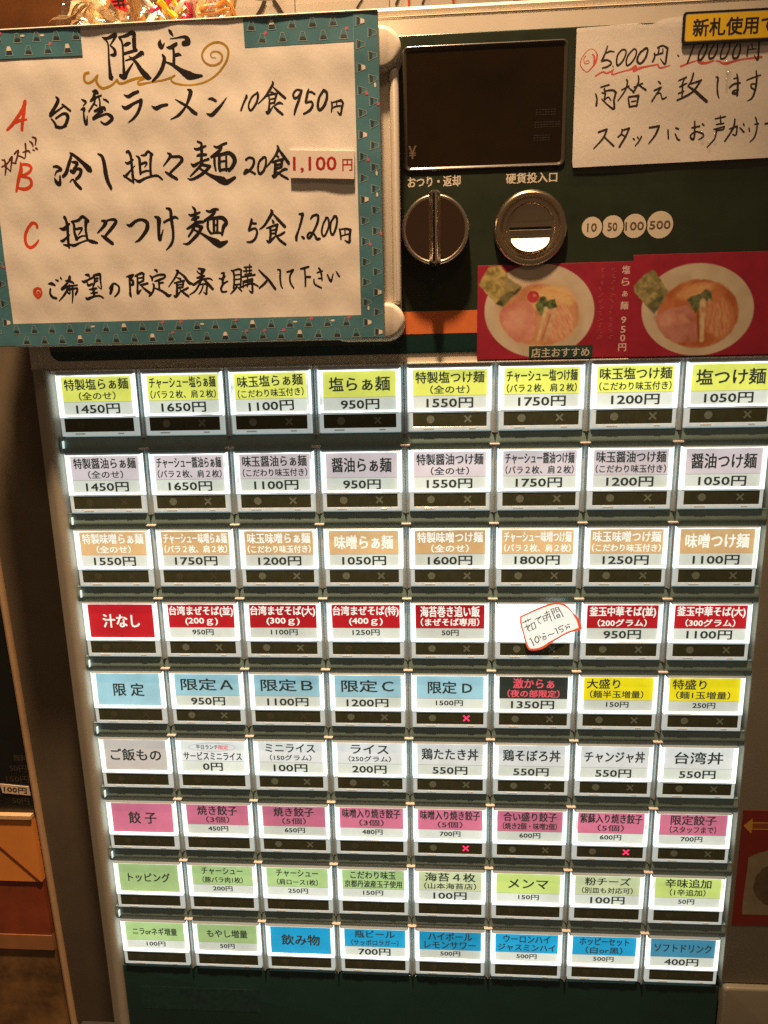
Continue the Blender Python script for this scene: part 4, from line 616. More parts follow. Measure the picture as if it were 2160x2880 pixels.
# ================================================================== hand written menu sign
def warp(u, v):
    return 0.5*(0.22*math.sin(u*0.115+v*0.06+0.8)+0.20*math.sin(v*0.19-u*0.05+2.0)+0.12*math.sin(u*0.31+1.1+v*0.23)+0.10*math.sin(v*0.43+0.5)+0.07*math.sin(u*0.52-v*0.35))
SW = 12.0
SL = (56, -10.5, SW)
sign = thing('menu_sign', 'hand brushed white paper menu sign edged with teal patterned tape', 'sign', SL)
def spart(mb, name, mats, parent=None, smooth=False):
    mb.v = [(a-SL[0], q-SL[1], c-SL[2]) for a, q, c in mb.v]
    return mb.build(name, mats, parent or sign, (0, 0, 0), smooth)
SU0, SV0, SU1, SV1 = -15.0, -112.7, 128.2, -10.6
b = MB(); b.grid(SU0, SV0, SU1, SV1, 96, 70, lambda u, v: SW+warp(u, v)); spart(b, 'paper_sheet', PAPER, smooth=True)
b = MB(); b.grid(SU0, SV0, SU1, SV1, 12, 8, lambda u, v: SW-0.9); spart(b, 'backing_card', PAPER)
b = MB()
for (x0, y0, x1, y1) in ((SU0, SV0, SU1, SV0+0.35),):
    b.slab(x0, y0-0.25, x1, y0+0.2, SW-1.0, SW+0.55, 0.1, 0.2)
spart(b, 'folded_edge', PAPER)
TW = lambda u, v: SW+0.03+warp(u, v)
def tape(u0, v0, u1, v1, vertical, off, name='tape_strip'):
    b = MB(); b.grid(u0, v0, u1, v1, max(2, int((u1-u0)/2)), max(2, int((v1-v0)/2)), lambda u, v: TW(u, v)+off)
    t = spart(b, name, TAPE, smooth=True)
    b = MB()
    L = (v1-v0) if vertical else (u1-u0)
    k = 0; s = 2.6
    while s < L-1.5:
        for lane in (0, 1):
            ss = s+(3.4 if lane else 0)
            if ss > L-1.5: continue
            x = 2.2 if lane == 0 else 6.0
            if vertical: ox, oy, rot = u0+x, v0+ss, math.pi/2
            else: ox, oy, rot = u0+ss, v0+x, 0.0
            rot += random.uniform(-0.06, 0.06)
            ca, sa = math.cos(rot), math.sin(rot)
            def q(pts, w, mi):
                P = []
                for a, c in pts:
                    uu, vv = ox+a*ca-c*sa, oy+a*sa+c*ca
                    uu = min(max(uu, u0+0.05), u1-0.05); vv = min(max(vv, v0+0.05), v1-0.05)
                    P.append((uu, vv, TW(uu, vv)+off+w))
                i = b.add(P); b.face(list(range(i, i+len(P))), mi)
            o1 = [(-0.55, -1.45), (0.55, -1.45), (1.5, 1.45), (-1.5, 1.45)]
            o2 = [(-0.42, -1.3), (0.42, -1.3), (1.3, 1.28), (-1.3, 1.28)]
            for a in range(4):        # white outline
                c = (a+1) % 4; q([o1[a], o1[c], o2[c], o2[a]], 0.05, 0)
            q([(-0.72, 0.2), (-0.25, 0.0), (0.2, 0.22), (0.72, 0.12), (1.0, 1.0), (-1.0, 1.0)], 0.05, 1)
            kk = random.random()
            if kk < 0.18: q([(-0.45, -1.35), (0.45, -1.35), (0.8, -0.1), (-0.8, -0.1)], 0.06, 3)
            elif kk < 0.36: q([(1.0+0.55*math.cos(t), -1.6+0.55*math.sin(t)) for t in (0.78*j for j in range(8))], 0.06, 2)
            elif kk < 0.5: q([(1.9+0.8*math.cos(t), -0.5+0.35*math.sin(t)) for t in (0.78*j for j in range(8))], 0.06, 3)
        s += 6.7; k += 1
    spart(b, 'tape_print', [TAPEW, TAPEB, TAPEP, TAPEC], t)
    return t
tape(SU0, SV1-7.9, SU1, SV1, False, 0.02)
tape(120.2, SV0+0.3, SU1, SV1-0.2, True, 0.10)
tape(SU0, SV0+0.6, -6.6, SV1-0.2, True, 0.10)
tape(84.2, SV0+0.3, 120.15, -104.0, False, 0.02)
tape(SU0, SV0+0.3, 29.4, -104.1, False, 0.18)
IW = SW+0.012
for key, nm, mt, gr in (('ink', 'brush_lettering', INKM, 1.05), ('gold', 'flourish', GOLDI, 1.0), ('red', 'red_lettering', REDI, 1.0), ('brown', 'small_lettering', BROWNI, 1.0)):
    b = MB(); strokes(b, INK[key], IW if key != 'ink' else IW+0.026, warp, grow=gr); spart(b, nm, mt)
# price label stuck on top
b = MB(); P = [(97.7, -72.3), (119.5, -71.2), (119.2, -62.6), (97.5, -63.7)]
b.prism(P, SW-0.2, SW+0.95)
pl = spart(b, 'price_label', mat('price_label_paper', (0.82, 0.74, 0.70), 0.5))
b = MB()
put_text(b, '1,100', 106.0, -67.5, 14.6, 4.9, SW+0.97, BOLD, 0, rot=0.03)
put_text(b, '円', 117.0, -67.0, 3.3, 3.6, SW+0.97, BOLD, 0, rot=0.03)
spart(b, 'red_price', PRED, pl)
b = MB(); b.grid(-18, -115.2, 131.4, -8.4, 40, 30, lambda u, v: SW+1.15+0.6*warp(u*0.6, v*0.6)); spart(b, 'clear_film', FILM, smooth=True)

# ------------------------------------------------------------------ holder behind the sign
hold = thing('sign_holder', 'ivory plastic holder with rounded corner caps behind the hand brushed sign', 'holder', (56, -9.6, 0))
HL = (56, -9.6, 0)
def hpart(mb, name, mats):
    mb.v = [(a-HL[0], q-HL[1], c-HL[2]) for a, q, c in mb.v]
    return mb.build(name, mats, hold, (0, 0, 0), True)
b = MB(); b.slab(-13.5, -109, 134.2, -10.4, -0.2, 6.4, 7.0, 0.8, n=10); hpart(b, 'back_plate', IVORY)
b = MB(); b.slab(131.3, -97.5, 134.3, -22.0, 5.0, 8.6, 1.3, 1.2); hpart(b, 'rail', IVORY)
for v0_, v1_ in ((-109.9, -96.0), (-22.8, -9.6)):
    b = MB(); b.slab(108, v0_, 135.4, v1_, -0.2, 10.2, 7.2, 1.8, n=12)
    # square off the corners away from the sign corner
    hpart(b, 'corner_cap', IVORY)

# ================================================================== exchange note, stickers and cards on the panel
def flat_thing(name, label, catg, loc, group=None):
    t = thing(name, label, catg, loc, group)
    def part(mb, nm, mats, parent=None, smooth=False):
        mb.v = [(a-loc[0], q-loc[1], c-loc[2]) for a, q, c in mb.v]
        return mb.build(nm, mats, parent or t, (0, 0, 0), smooth)
    return t, part
note, np_ = flat_thing('exchange_note', 'white handwritten note about changing large banknotes, under the yellow sticker', 'note', (228, -66, 0))
nw = lambda u, v: 0.10*math.sin(u*0.13+v*0.09)+0.07*math.sin(v*0.26+1.0-u*0.06)
NU1 = 300
b = MB()
top = [(193.7, -109.4), (203, -109.7), (209, -110.0), (213.5, -110.1), (215.2, -109.5), (218.2, -109.4), (220.0, -110.2), (223, -111.0), (232, -111.6), (NU1, -112.0)]
n = 60; bot0 = (194.0, -66.5)
def edge_top(u):
    for (a, c), (d, e) in zip(top, top[1:]):
        if a <= u <= d: return c+(e-c)*(u-a)/(d-a)
    return top[-1][1]
G_ = []
for i in range(n+1):
    u = 193.7+(NU1-193.7)*i/n; t_, bo = edge_top(u), -66.5-(u-194)*0.012
    G_.append([(u+(0.3 if j == 24 and i == 0 else 0), t_+(bo-t_)*j/24, 0.3+nw(u, t_+(bo-t_)*j/24)) for j in range(25)])
i0 = b.add([p for col in G_ for p in col])
for i in range(n):
    for j in range(24):
        a = i0+i*25+j; b.face([a, a+1, a+26, a+25])
np_(b, 'paper_sheet', PAPER, smooth=True)
b = MB(); strokes(b, INK['nink'], 0.345, nw, grow=1.0); np_(b, 'handwriting', mat('note_ink', (0.022, 0.008, 0.006), 0.5))
b = MB(); strokes(b, INK['npink'], 0.315, nw, grow=1.0); np_(b, 'pink_marks', PINKI)
b = MB(); b.grid(192.0, -109.6, NU1, -64.2, 40, 20, lambda u, v: 0.62+1.1*nw(u, v)+0.10*math.sin(u*0.8)*math.sin(v*0.7)); np_(b, 'clear_film', film_mat('note_film', 0.08, 0.10), smooth=True)

b = MB()      # blisters added to the film to throw glints of the ceiling lamps
for bu, bv, br in ((243.2, -96.6, 0.75), (243.9, -93.1, 1.0), (243.4, -91.5, 0.55), (243.3, -90.5, 0.5), (236.6, -75.6, 0.7), (239.1, -72.6, 0.6), (240.9, -74.8, 0.55), (221.5, -79.5, 0.4)):
    R_ = [[(bu+br*math.cos(t)*math.cos(2*math.pi*k/14), bv+1.3*br*math.cos(t)*math.sin(2*math.pi*k/14), 0.72+0.62*br*math.sin(t)) for k in range(14)] for t in (0.0, 0.35, 0.7, 1.05, 1.4)]
    b.rings(R_, 0, False, True)
np_(b, 'glint_blister', film_mat('glint_film', 0.10, 0.16), smooth=True)
yst, yp = flat_thing('banknote_sticker', 'yellow sticker with black border and printed lettering at the top right', 'sticker', (245, -103, 0))
b = MB(); b.slab(227.8, -112.2, 283, -102.6, 0.9, 1.15, 1.1, 0.08); yp(b, 'black_border', mat('sticker_black', (0.012, 0.011, 0.010), 0.35))
b = MB(); b.poly(rrect(228.65, -111.45, 282.2, -103.35, 0.7), 1.19); yp(b, 'keyline', mat('sticker_grey', (0.30, 0.28, 0.22), 0.4))
b = MB(); b.poly(rrect(228.85, -111.25, 282, -103.55, 0.6), 1.22); yp(b, 'yellow_face', mat('sticker_yellow', (0.78, 0.52, 0.02), 0.4, var=0.05))
b = MB(); put_text(b, '新札使用できます', 231.2+5.3*4, -107.35, 42.4, 5.1, 1.26, BOLDP, 0); yp(b, 'lettering', mat('sticker_print', (0.012, 0.010, 0.008), 0.5))

# ramen photo cards: the printed photograph is a dense sheet with its ink colours per vertex
import numpy as np
_rs = np.random.RandomState(3)
def vnoise(U, V, sc, seed):
    t = np.random.RandomState(seed).rand(64, 64)
    x, y = U/sc+seed*3.1, V/sc+seed*1.7
    i, j = np.floor(x).astype(int), np.floor(y).astype(int); fx, fy = x-i, y-j
    fx, fy = fx*fx*(3-2*fx), fy*fy*(3-2*fy)
    g = lambda a, c: t[a % 64, c % 64]
    return (g(i, j)*(1-fx)+g(i+1, j)*fx)*(1-fy)+(g(i, j+1)*(1-fx)+g(i+1, j+1)*fx)*fy
def fbm(U, V, sc, seed): return (vnoise(U, V, sc, seed)+0.6*vnoise(U, V, sc*0.5, seed+1)+0.36*vnoise(U, V, sc*0.25, seed+2))/1.96
def sd_poly(U, V, pts):
    d = np.full(U.shape, 1e9); ins = np.zeros(U.shape, bool); n = len(pts)
    for k in range(n):
        (ax, ay), (bx, by) = pts[k], pts[(k+1) % n]
        ex, ey = bx-ax, by-ay; t = np.clip(((U-ax)*ex+(V-ay)*ey)/(ex*ex+ey*ey), 0, 1)
        d = np.minimum(d, np.hypot(U-ax-ex*t, V-ay-ey*t))
        c = (ay > V) != (by > V)
        with np.errstate(divide='ignore', invalid='ignore'):
            ins ^= c & (U < (bx-ax)*(V-ay)/(by-ay+1e-12)+ax)
    return np.where(ins, -d, d)
def sd_ell(U, V, cu, cv, a, b, rot=0.0):
    c, s_ = math.cos(rot), math.sin(rot); x = (U-cu)*c+(V-cv)*s_; y = -(U-cu)*s_+(V-cv)*c
    k = np.hypot(x/a, y/b); return (k-1)*min(a, b)
class Print:
    def __init__(s, u0, v0, u1, v1, step, base):
        s.nu, s.nv = int((u1-u0)/step), int((v1-v0)/step)
        s.U, s.V = np.meshgrid(np.linspace(u0, u1, s.nu+1), np.linspace(v0, v1, s.nv+1))
        n = fbm(s.U, s.V, 5.0, 11)
        s.C = np.array(base)[None, None, :]*(0.8+0.4*n)[:, :, None]
    def lay(s, sd, col, soft=0.3, col2=None, sc=1.0, seed=1, jag=0.0, amt=1.0, streak=None):
        if jag: sd = sd+(fbm(s.U, s.V, 1.2, seed+40)-0.5)*jag
        m_ = np.clip(0.5-sd/soft, 0, 1); m_ = m_*m_*(3-2*m_)*amt
        A, Bx = (s.U, s.V) if streak is None else (s.U*math.cos(streak)+s.V*math.sin(streak), 5.0*(-s.U*math.sin(streak)+s.V*math.cos(streak)))
        n = np.clip((fbm(A, Bx, sc*3, seed)-0.5)*2.4+0.5, 0, 1)[:, :, None] if col2 is not None else 0
        c = np.array(col)[None, None, :] if col2 is None else np.array(col)[None, None, :]*(1-n)+np.array(col2)[None, None, :]*n
        s.C = s.C*(1-m_[:, :, None])+c*m_[:, :, None]
    def build(s, part, w, name):
        b = MB(); b.v = [(float(u), float(v), w) for u, v in zip(s.U.ravel(), s.V.ravel())]
        for j in range(s.nv):
            for i in range(s.nu):
                a = j*(s.nu+1)+i; b.face([a, a+1, a+s.nu+2, a+s.nu+1])
        mt = bpy.data.materials.get('photo_print')
        if mt is None:
            mt = mat('photo_print', (0.5, 0.5, 0.5), 0.36)
            at = mt.node_tree.nodes.new('ShaderNodeAttribute'); at.attribute_name = 'ink'
            mt.node_tree.links.new(at.outputs['Color'], mt.node_tree.nodes['Principled BSDF'].inputs['Base Color'])
        o = part(b, name, mt)
        ca = o.data.color_attributes.new('ink', 'FLOAT_COLOR', 'POINT')
        col = np.ones((s.C.shape[0]*s.C.shape[1], 4), np.float32); col[:, :3] = s.C.reshape(-1, 3)
        ca.data.foreach_set('color', col.ravel())
        return o
def seg(U, V, a, c, r0, r1):
    ex, ey = c[0]-a[0], c[1]-a[1]; t = np.clip(((U-a[0])*ex+(V-a[1])*ey)/(ex*ex+ey*ey), 0, 1)
    return np.hypot(U-a[0]-ex*t, V-a[1]-ey*t)-(r0+(r1-r0)*t)
def rough(pts, amp=0.25, sub=4):
    o = []
    for i, p in enumerate(pts):
        q = pts[(i+1) % len(pts)]
        for k in range(sub):
            t = k/sub; o.append((p[0]+(q[0]-p[0])*t+random.uniform(-amp, amp)*(k > 0), p[1]+(q[1]-p[1])*t+random.uniform(-amp, amp)*(k > 0)))
    return o
CRIM = (0.29, 0.018, 0.040)
CRED = mat('card_crimson', CRIM, 0.32, var=0.10, vscale=60)
c1, cp1 = flat_thing('ramen_card', 'crimson photo card of a ramen bowl with a red berry, below the coin slot', 'photo card', (189, -2, 0), 'ramen photo cards')
b = MB(); b.slab(161.5, -35.2, 216.6, -2.1, -0.3, 0.35, 0.3, 0.1); cp1(b, 'card', CRED)
p = Print(161.7, -35.0, 216.4, -2.3, 0.26, CRIM); U, V = p.U, p.V
p.lay(sd_ell(U, V, 183.7, -19.0, 19.6, 16.3, 0.08), (0.46, 0.39, 0.29), 0.35, (0.56, 0.48, 0.37), 2.5, 1)
p.lay(sd_ell(U, V, 183.7, -18.0, 15.6, 12.2, 0.08), (0.54, 0.42, 0.29), 2.5, (0.48, 0.35, 0.22), 2.0, 2)
p.lay(sd_ell(U, V, 183.9, -17.6, 14.1, 10.7, 0.06), (0.42, 0.18, 0.09), 1.0, (0.54, 0.28, 0.15), 1.6, 3, 0.8)
p.lay(sd_ell(U, V, 187.6, -23.0, 8.2, 4.6), (0.62, 0.36, 0.13), 2.0, (0.66, 0.46, 0.24), 0.9, 4, 1.4, streak=0.2)
p.lay(sd_ell(U, V, 191.0, -15.0, 5.6, 6.4), (0.52, 0.24, 0.13), 2.6, (0.64, 0.38, 0.24), 0.8, 5, 1.2, streak=1.1)
p.lay(sd_poly(U, V, [(169.2, -18.6), (172.8, -21.6), (178.1, -22.8), (180.9, -21.4), (182.4, -18.2), (182.5, -13.1), (181.2, -9.3), (176.3, -8), (173, -10.5), (170.1, -14.7)]), (0.46, 0.17, 0.13), 0.7, (0.60, 0.30, 0.23), 1.5, 6, 0.7)
p.lay(sd_poly(U, V, [(171, -18.4), (174, -20.0), (178.6, -20.4), (180.4, -18), (178, -13.6), (172.8, -14.6)]), (0.64, 0.37, 0.28), 2.6, (0.56, 0.26, 0.20), 1.0, 7, 1.0, 0.8)
p.lay(sd_poly(U, V, [(165.6, -34.8), (169.5, -35.1), (172.3, -31.7), (172.3, -30.7), (177.3, -27.6), (170.7, -20.6), (167.9, -22), (161.9, -28.7), (163.2, -31)]), (0.20, 0.16, 0.05), 0.4, (0.46, 0.38, 0.14), 0.55, 8, 0.5)
p.lay(sd_poly(U, V, [(177.3, -27.6), (176.3, -25.9), (171.4, -21.9), (170.6, -20.6), (168.2, -22), (170, -24.4), (172.8, -26)]), (0.04, 0.05, 0.025), 0.8, (0.16, 0.15, 0.07), 0.6, 9, 0.6)
p.lay(sd_poly(U, V, [(172.4, -30.6), (177.0, -27.7), (174.6, -26.0), (170.6, -28.0)]), (0.30, 0.26, 0.14), 1.2, (0.22, 0.19, 0.09), 0.8, 19, 0.5, 0.8)
p.lay(sd_poly(U, V, [(182.3, -21.3), (183.7, -23.7), (185.8, -24), (186.5, -22.6), (189.3, -23.2), (190.1, -20.4), (187.3, -19.5), (185.6, -18.2), (184.2, -17.5), (182.7, -19.6)]), (0.04, 0.07, 0.025), 0.6, (0.17, 0.21, 0.08), 0.5, 10, 1.0)
p.lay(seg(U, V, (186.1, -19.6), (183.4, -8.6), 0.75, 0.4), (0.66, 0.54, 0.34), 0.5, (0.52, 0.38, 0.22), 0.6, 11, 0.3)
p.lay(seg(U, V, (189.1, -18.4), (186.1, -8.6), 0.8, 0.5), (0.60, 0.46, 0.28), 0.6, (0.46, 0.30, 0.17), 0.6, 12, 0.3)
p.lay(seg(U, V, (187.7, -17.6), (184.9, -8.6), 0.3, 0.2), (0.36, 0.15, 0.08), 0.5)
p.lay(sd_ell(U, V, 181.4, -24.0, 2.2, 2.1), (0.36, 0.02, 0.035), 0.5, (0.46, 0.05, 0.06), 0.6, 13)
p.lay(sd_ell(U, V, 181.9, -24.5, 0.6, 0.5), (0.55, 0.20, 0.18), 0.8)
p.build(cp1, 0.40, 'printed_photo')
z = 0.46
b = MB(); b.slab(180.4, -6.7, 203.3, -2.3, 0.3, z, 0.2); tg = cp1(b, 'green_tag', mat('tag_green', (0.018, 0.052, 0.04), 0.4))
b = MB(); put_text(b, '店主おすすめ', 191.7, -4.3, 20.8, 3.3, z+0.05, BOLDP); cp1(b, 'lettering', mat('tag_print', (0.50, 0.46, 0.38), 0.5), tg)
b = MB()
for s, cv_ in zip(('塩', 'ら', 'ぁ', '麺', '9', '5', '0', '円'), (-32.4, -28.3, -24.2, -20.2, -15.2, -11.9, -8.9, -5.6)):
    if s in '950': put_text(b, s, 213.8, cv_, 1.7, 2.3, 0.42, BOLDP, rot=0.0)
    else: put_text(b, s, 213.8, cv_, 1.9 if s == 'ぁ' else 2.7, 2.0 if s == 'ぁ' else 2.7, 0.42, BOLDP)
cp1(b, 'vertical_lettering', mat('card_print', (0.62, 0.48, 0.44), 0.5))
b = MB()        # faded small columns, too fine to read
for uu in (205.3, 209.3):
    vv = -33.0
    while vv < -8:
        for k in range(3):
            x = uu+random.uniform(-0.8, 0.3); y = vv+k*0.5
            b.poly([(x, y), (x+random.uniform(0.4, 1.2), y), (x+random.uniform(0.4, 1.2), y+0.16), (x, y+0.16)], 0.42)
        vv += 2.1
cp1(b, 'faded_columns', mat('card_print_faint', (0.47, 0.11, 0.13), 0.5))
c2, cp2 = flat_thing('ramen_card', 'crimson photo card of a redder ramen bowl, cut by the right picture edge', 'photo card', (245, -2, 0), 'ramen photo cards')
b = MB(); b.slab(216.1, -37.2, 290, -2.0, 0.36, 0.7, 0.3, 0.1); cp2(b, 'card', CRED)
p = Print(216.3, -37.0, 289.8, -2.2, 0.28, CRIM); U, V = p.U, p.V
p.lay(sd_ell(U, V, 239.3, -18.0, 19.5, 15.8, 0.10), (0.46, 0.39, 0.28), 0.35, (0.55, 0.48, 0.36), 2.5, 21)
p.lay(sd_ell(U, V, 239.6, -16.6, 14.1, 11.8, 0.06), (0.36, 0.10, 0.035), 0.9, (0.47, 0.18, 0.075), 1.4, 22, 0.6)
p.lay(sd_ell(U, V, 238.5, -24.6, 6.4, 2.2, -0.25), (0.56, 0.26, 0.10), 1.8, (0.64, 0.40, 0.20), 0.7, 23, 1.0, streak=-0.3)
p.lay(sd_ell(U, V, 247.0, -15.0, 4.8, 6.6), (0.46, 0.17, 0.08), 2.4, (0.58, 0.30, 0.16), 0.8, 24, 1.0, streak=1.4)
p.lay(sd_poly(U, V, [(224.4, -15.8), (228.7, -18.4), (235.2, -19.7), (238.1, -17), (239.7, -10.7), (239.7, -6.8), (233.1, -7), (228.5, -8.6), (225.8, -12.5)]), (0.34, 0.12, 0.09), 0.8, (0.46, 0.21, 0.17), 1.4, 25, 0.7)
p.lay(sd_poly(U, V, [(225.2, -15.6), (229.6, -17.4), (234.4, -16.8), (237, -14), (231, -13.0), (227, -13.0)]), (0.58, 0.33, 0.23), 2.0, (0.48, 0.20, 0.16), 1.0, 26, 1.0, 0.85)
p.lay(sd_poly(U, V, [(216.5, -26.6), (220.2, -30.6), (223.1, -32.1), (225.4, -29.3), (228.6, -24.8), (226.8, -20.5), (224.3, -17), (221.2, -20.3), (217.3, -24.2)]), (0.15, 0.14, 0.055), 0.5, (0.36, 0.31, 0.14), 0.6, 27, 0.6)
p.lay(sd_poly(U, V, [(228.4, -24.6), (226.8, -20.5), (224.3, -17), (221.2, -20.3), (223.6, -21.6), (226, -23.2)]), (0.07, 0.08, 0.04), 1.4, (0.17, 0.16, 0.07), 0.7, 28, 0.8)
p.lay(sd_poly(U, V, [(235.7, -21.4), (236.8, -22.6), (239.7, -23.4), (241.6, -25), (243.7, -24.7), (244, -21.2), (241.1, -20.7), (240.1, -18.4), (238.4, -17)]), (0.04, 0.06, 0.025), 0.6, (0.16, 0.18, 0.08), 0.5, 29, 1.0)
p.lay(seg(U, V, (241.0, -20.8), (241.6, -7.6), 1.0, 0.7), (0.58, 0.45, 0.27), 0.7, (0.42, 0.25, 0.13), 0.6, 30, 0.4)
p.lay(seg(U, V, (243.3, -21.2), (243.9, -12.6), 0.5, 0.3), (0.50, 0.34, 0.18), 0.6, (0.38, 0.18, 0.09), 0.6, 31, 0.3)
p.lay(seg(U, V, (246.6, -17.6), (246.7, -9), 0.9, 0.6), (0.54, 0.33, 0.18), 1.0, (0.44, 0.20, 0.10), 0.6, 32, 0.4)
p.lay(seg(U, V, (239.4, -17.5), (240.4, -8.4), 0.3, 0.25), (0.18, 0.07, 0.035), 0.6)
p.build(cp2, 0.75, 'printed_photo')

# cooking time note on a button
CK = [(179.5, 97.78), (183.06, 96.02), (187.15, 94.03), (190.8, 92.63), (192.95, 91.94), (195.33, 92.05), (197.32, 93.09), (198.89, 94.71), (200.25, 96.56), (201.61, 98.19), (202.81, 100.99), (203.74, 102.74), (200.95, 103.69), (197.73, 105.0), (194.09, 107.15), (191.29, 108.82), (188.71, 110.98), (186.53, 111.83), (183.66, 111.72), (182.52, 110.3), (181.58, 107.92), (180.62, 104.13), (179.57, 101.07)]
ck, kp = flat_thing('boiling_time_note', 'small red bordered handwritten scrap stuck over the blank lit button', 'note', (191, 104, 0.5))
PAPT = mat('thin_paper', (0.62, 0.62, 0.58), 0.6, emit=S(238, 242, 236), estr=0.85)  # scrap and its inks emit, standing in for the button light behind
b = MB(); b.prism(CK, 0.55, 0.72); kp(b, 'paper_scrap', PAPT)
b = MB(); strokes(b, INK['olive'], 0.765); kp(b, 'handwriting', mat('olive_ink_lit', S(80, 84, 62), 0.5, emit=S(100, 104, 84), estr=0.35))
b = MB(); strokes(b, INK['qred'], 0.735, grow=1.15); kp(b, 'red_border', mat('red_border_ink', S(200, 80, 50), 0.5, emit=S(222, 92, 60), estr=0.7))

# red guide sticker on the right flank
gs, gp = flat_thing('guide_sticker', 'dark red guide sticker with yellow arrow on the right flank', 'sticker', (300, 239, -0.7))
b = MB(); b.slab(273.2, 183.4, 330, 239.5, -0.8, -0.66, 0.3); gp(b, 'red_face', mat('guide_red', (0.17, 0.018, 0.014), 0.4, var=0.12, vscale=80))
b = MB(); b.poly([(273.9, 190.6), (277.4, 187.0), (277.4, 188.8), (300, 188.8), (300, 192.4), (277.4, 192.4), (277.4, 194.4)], -0.63); gp(b, 'arrow', mat('guide_yellow', (0.48, 0.26, 0.05), 0.45, var=0.1))
b = MB(); b.poly([(277.6, 189.4), (300, 189.4), (300, 191.8), (277.6, 191.8)], -0.61); gp(b, 'arrow_inlay', mat('guide_brown', (0.22, 0.06, 0.02), 0.45))
b = MB(); b.poly([(277.3, 205.8), (281, 203.6), (290, 200.5), (318, 199), (322, 234), (277.2, 234), (276.8, 228), (277.3, 212)], -0.63); gp(b, 'printed_panel', mat('guide_grey', (0.20, 0.175, 0.12), 0.45, var=0.2, vscale=120))
b = MB(); b.poly(rough(ellipse(290, 219, 9.5, 10.5, 24), 0.4, 2), -0.61); gp(b, 'printed_circle', mat('guide_dark', (0.09, 0.07, 0.04), 0.45, var=0.3, vscale=200))  # dark round figure of the printed diagram

# ================================================================== background: left neighbour, wall, bag on top
nb = thing('neighbour_cabinet', 'dark cabinet with price list panel and orange front, left of the machine', 'cabinet', (-90, 345, -28))
NL = (-90, 345, -28)
def npart(mb, name, mats, parent=None, smooth=True):
    mb.v = [(a-NL[0], q-NL[1], c-NL[2]) for a, q, c in mb.v]
    return mb.build(name, mats, parent or nb, (0, 0, 0), smooth)
def lean(pts): return [(u+(v-87)*0.022, v) for u, v in pts]      # its edge leans a little
w0 = -30
b = MB(); b.prism(lean([(-150, -60), (-55.4, -60), (-55.4, 212.4), (-150, 212.4)]), -60, w0+1.2); pan = npart(b, 'price_panel', mat('price_panel_black', (0.008, 0.009, 0.008), 0.3, var=0.2, vscale=60), None, False)
b = MB()
for s, cu_, cv_, wd in (('無料', -55.4, 182.4, 7.0), ('50円', -57.4, 188.2, 8.6), ('150円', -58.4, 194.0, 11.5), ('50円', -58.4, 206.0, 8.6)):
    put_text(b, s, cu_-0.3, cv_, wd, 3.6, w0+1.35, BOLDP, 0, rot=0.03)
npart(b, 'price_print', mat('price_print', (0.045, 0.035, 0.022), 0.5), pan, False)
b = MB(); b.prism([(-67.9, 196.6), (-53.6, 197.8), (-53.2, 202.6), (-67.2, 201.5)], w0+1.3, w0+1.7); pt = npart(b, 'price_tag', mat('tag_paper', (0.62, 0.50, 0.36), 0.5), pan, False)
b = MB(); put_text(b, '100円', -60.4, 199.6, 11.5, 2.9, w0+1.78, BOLDP, 0, rot=0.07)
b.v = [(a-NL[0], q-NL[1], c-NL[2]) for a, q, c in b.v]; b.build('tag_lettering', mat('tag_ink', (0.05, 0.02, 0.012), 0.5), pan)
b = MB(); prof = [(-1.9, -10), (-1.9, 0.6), (-1.3, 1.6), (-0.4, 1.9), (0.5, 1.5), (1.1, 0.4), (1.2, -10)]
A0 = [(-53.4+p[0]+(-60-87)*0.022, -60, w0+p[1]) for p in prof]; A1 = [(-53.4+p[0]+(345-87)*0.022, 345, w0+p[1]) for p in prof]
b.rings([A0, A1]); npart(b, 'edge_trim', mat('trim_tan', (0.42, 0.28, 0.16), 0.4, var=0.1, vscale=80))
b = MB(); b.prism(lean([(-150, 212.8), (-56.2, 212.8), (-56.2, 250.6), (-150, 250.6)]), -60, w0+3.0); op = npart(b, 'orange_front', mat('orange_board', (0.70, 0.26, 0.055), 0.45, var=0.15, vscale=30), None, False)
b = MB(); b.prism(lean([(-150, 212.6), (-56.1, 212.6), (-56.1, 214.6), (-150, 214.6)]), w0, w0+3.9); npart(b, 'pale_edge', mat('pale_edge', (0.66, 0.44, 0.24), 0.45, var=0.1), op, False)
b = MB(); b.prism([(-76, 227.5), (-75, 227.2), (-53.2, 250.4), (-54.4, 250.4)], w0+3.0, w0+3.3); npart(b, 'dark_seam', mat('seam_brown', (0.14, 0.035, 0.01), 0.5), op, False)
b = MB(); b.prism(lean([(-150, 250.8), (-56.4, 250.8), (-56.4, 283.0), (-150, 283.0)]), -60, w0+2.2); npart(b, 'maroon_board', mat('maroon_board', (0.22, 0.045, 0.016), 0.5, var=0.35, vscale=35), None, False)
b = MB(); b.prism(lean([(-150, 283.2), (-56.4, 283.2), (-56.4, 292.0), (-150, 292.0)]), -60, w0+2.6); npart(b, 'brown_rail', mat('brown_rail', (0.30, 0.13, 0.05), 0.5, var=0.2, vscale=40), None, False)
b = MB(); b.prism(lean([(-150, 292.2), (-56.4, 292.2), (-56.4, 345), (-150, 345)]), -60, w0+1.4); npart(b, 'mottled_base', mat('mottled_base', (0.16, 0.085, 0.030), 0.6, var=0.75, vscale=45), None, False)

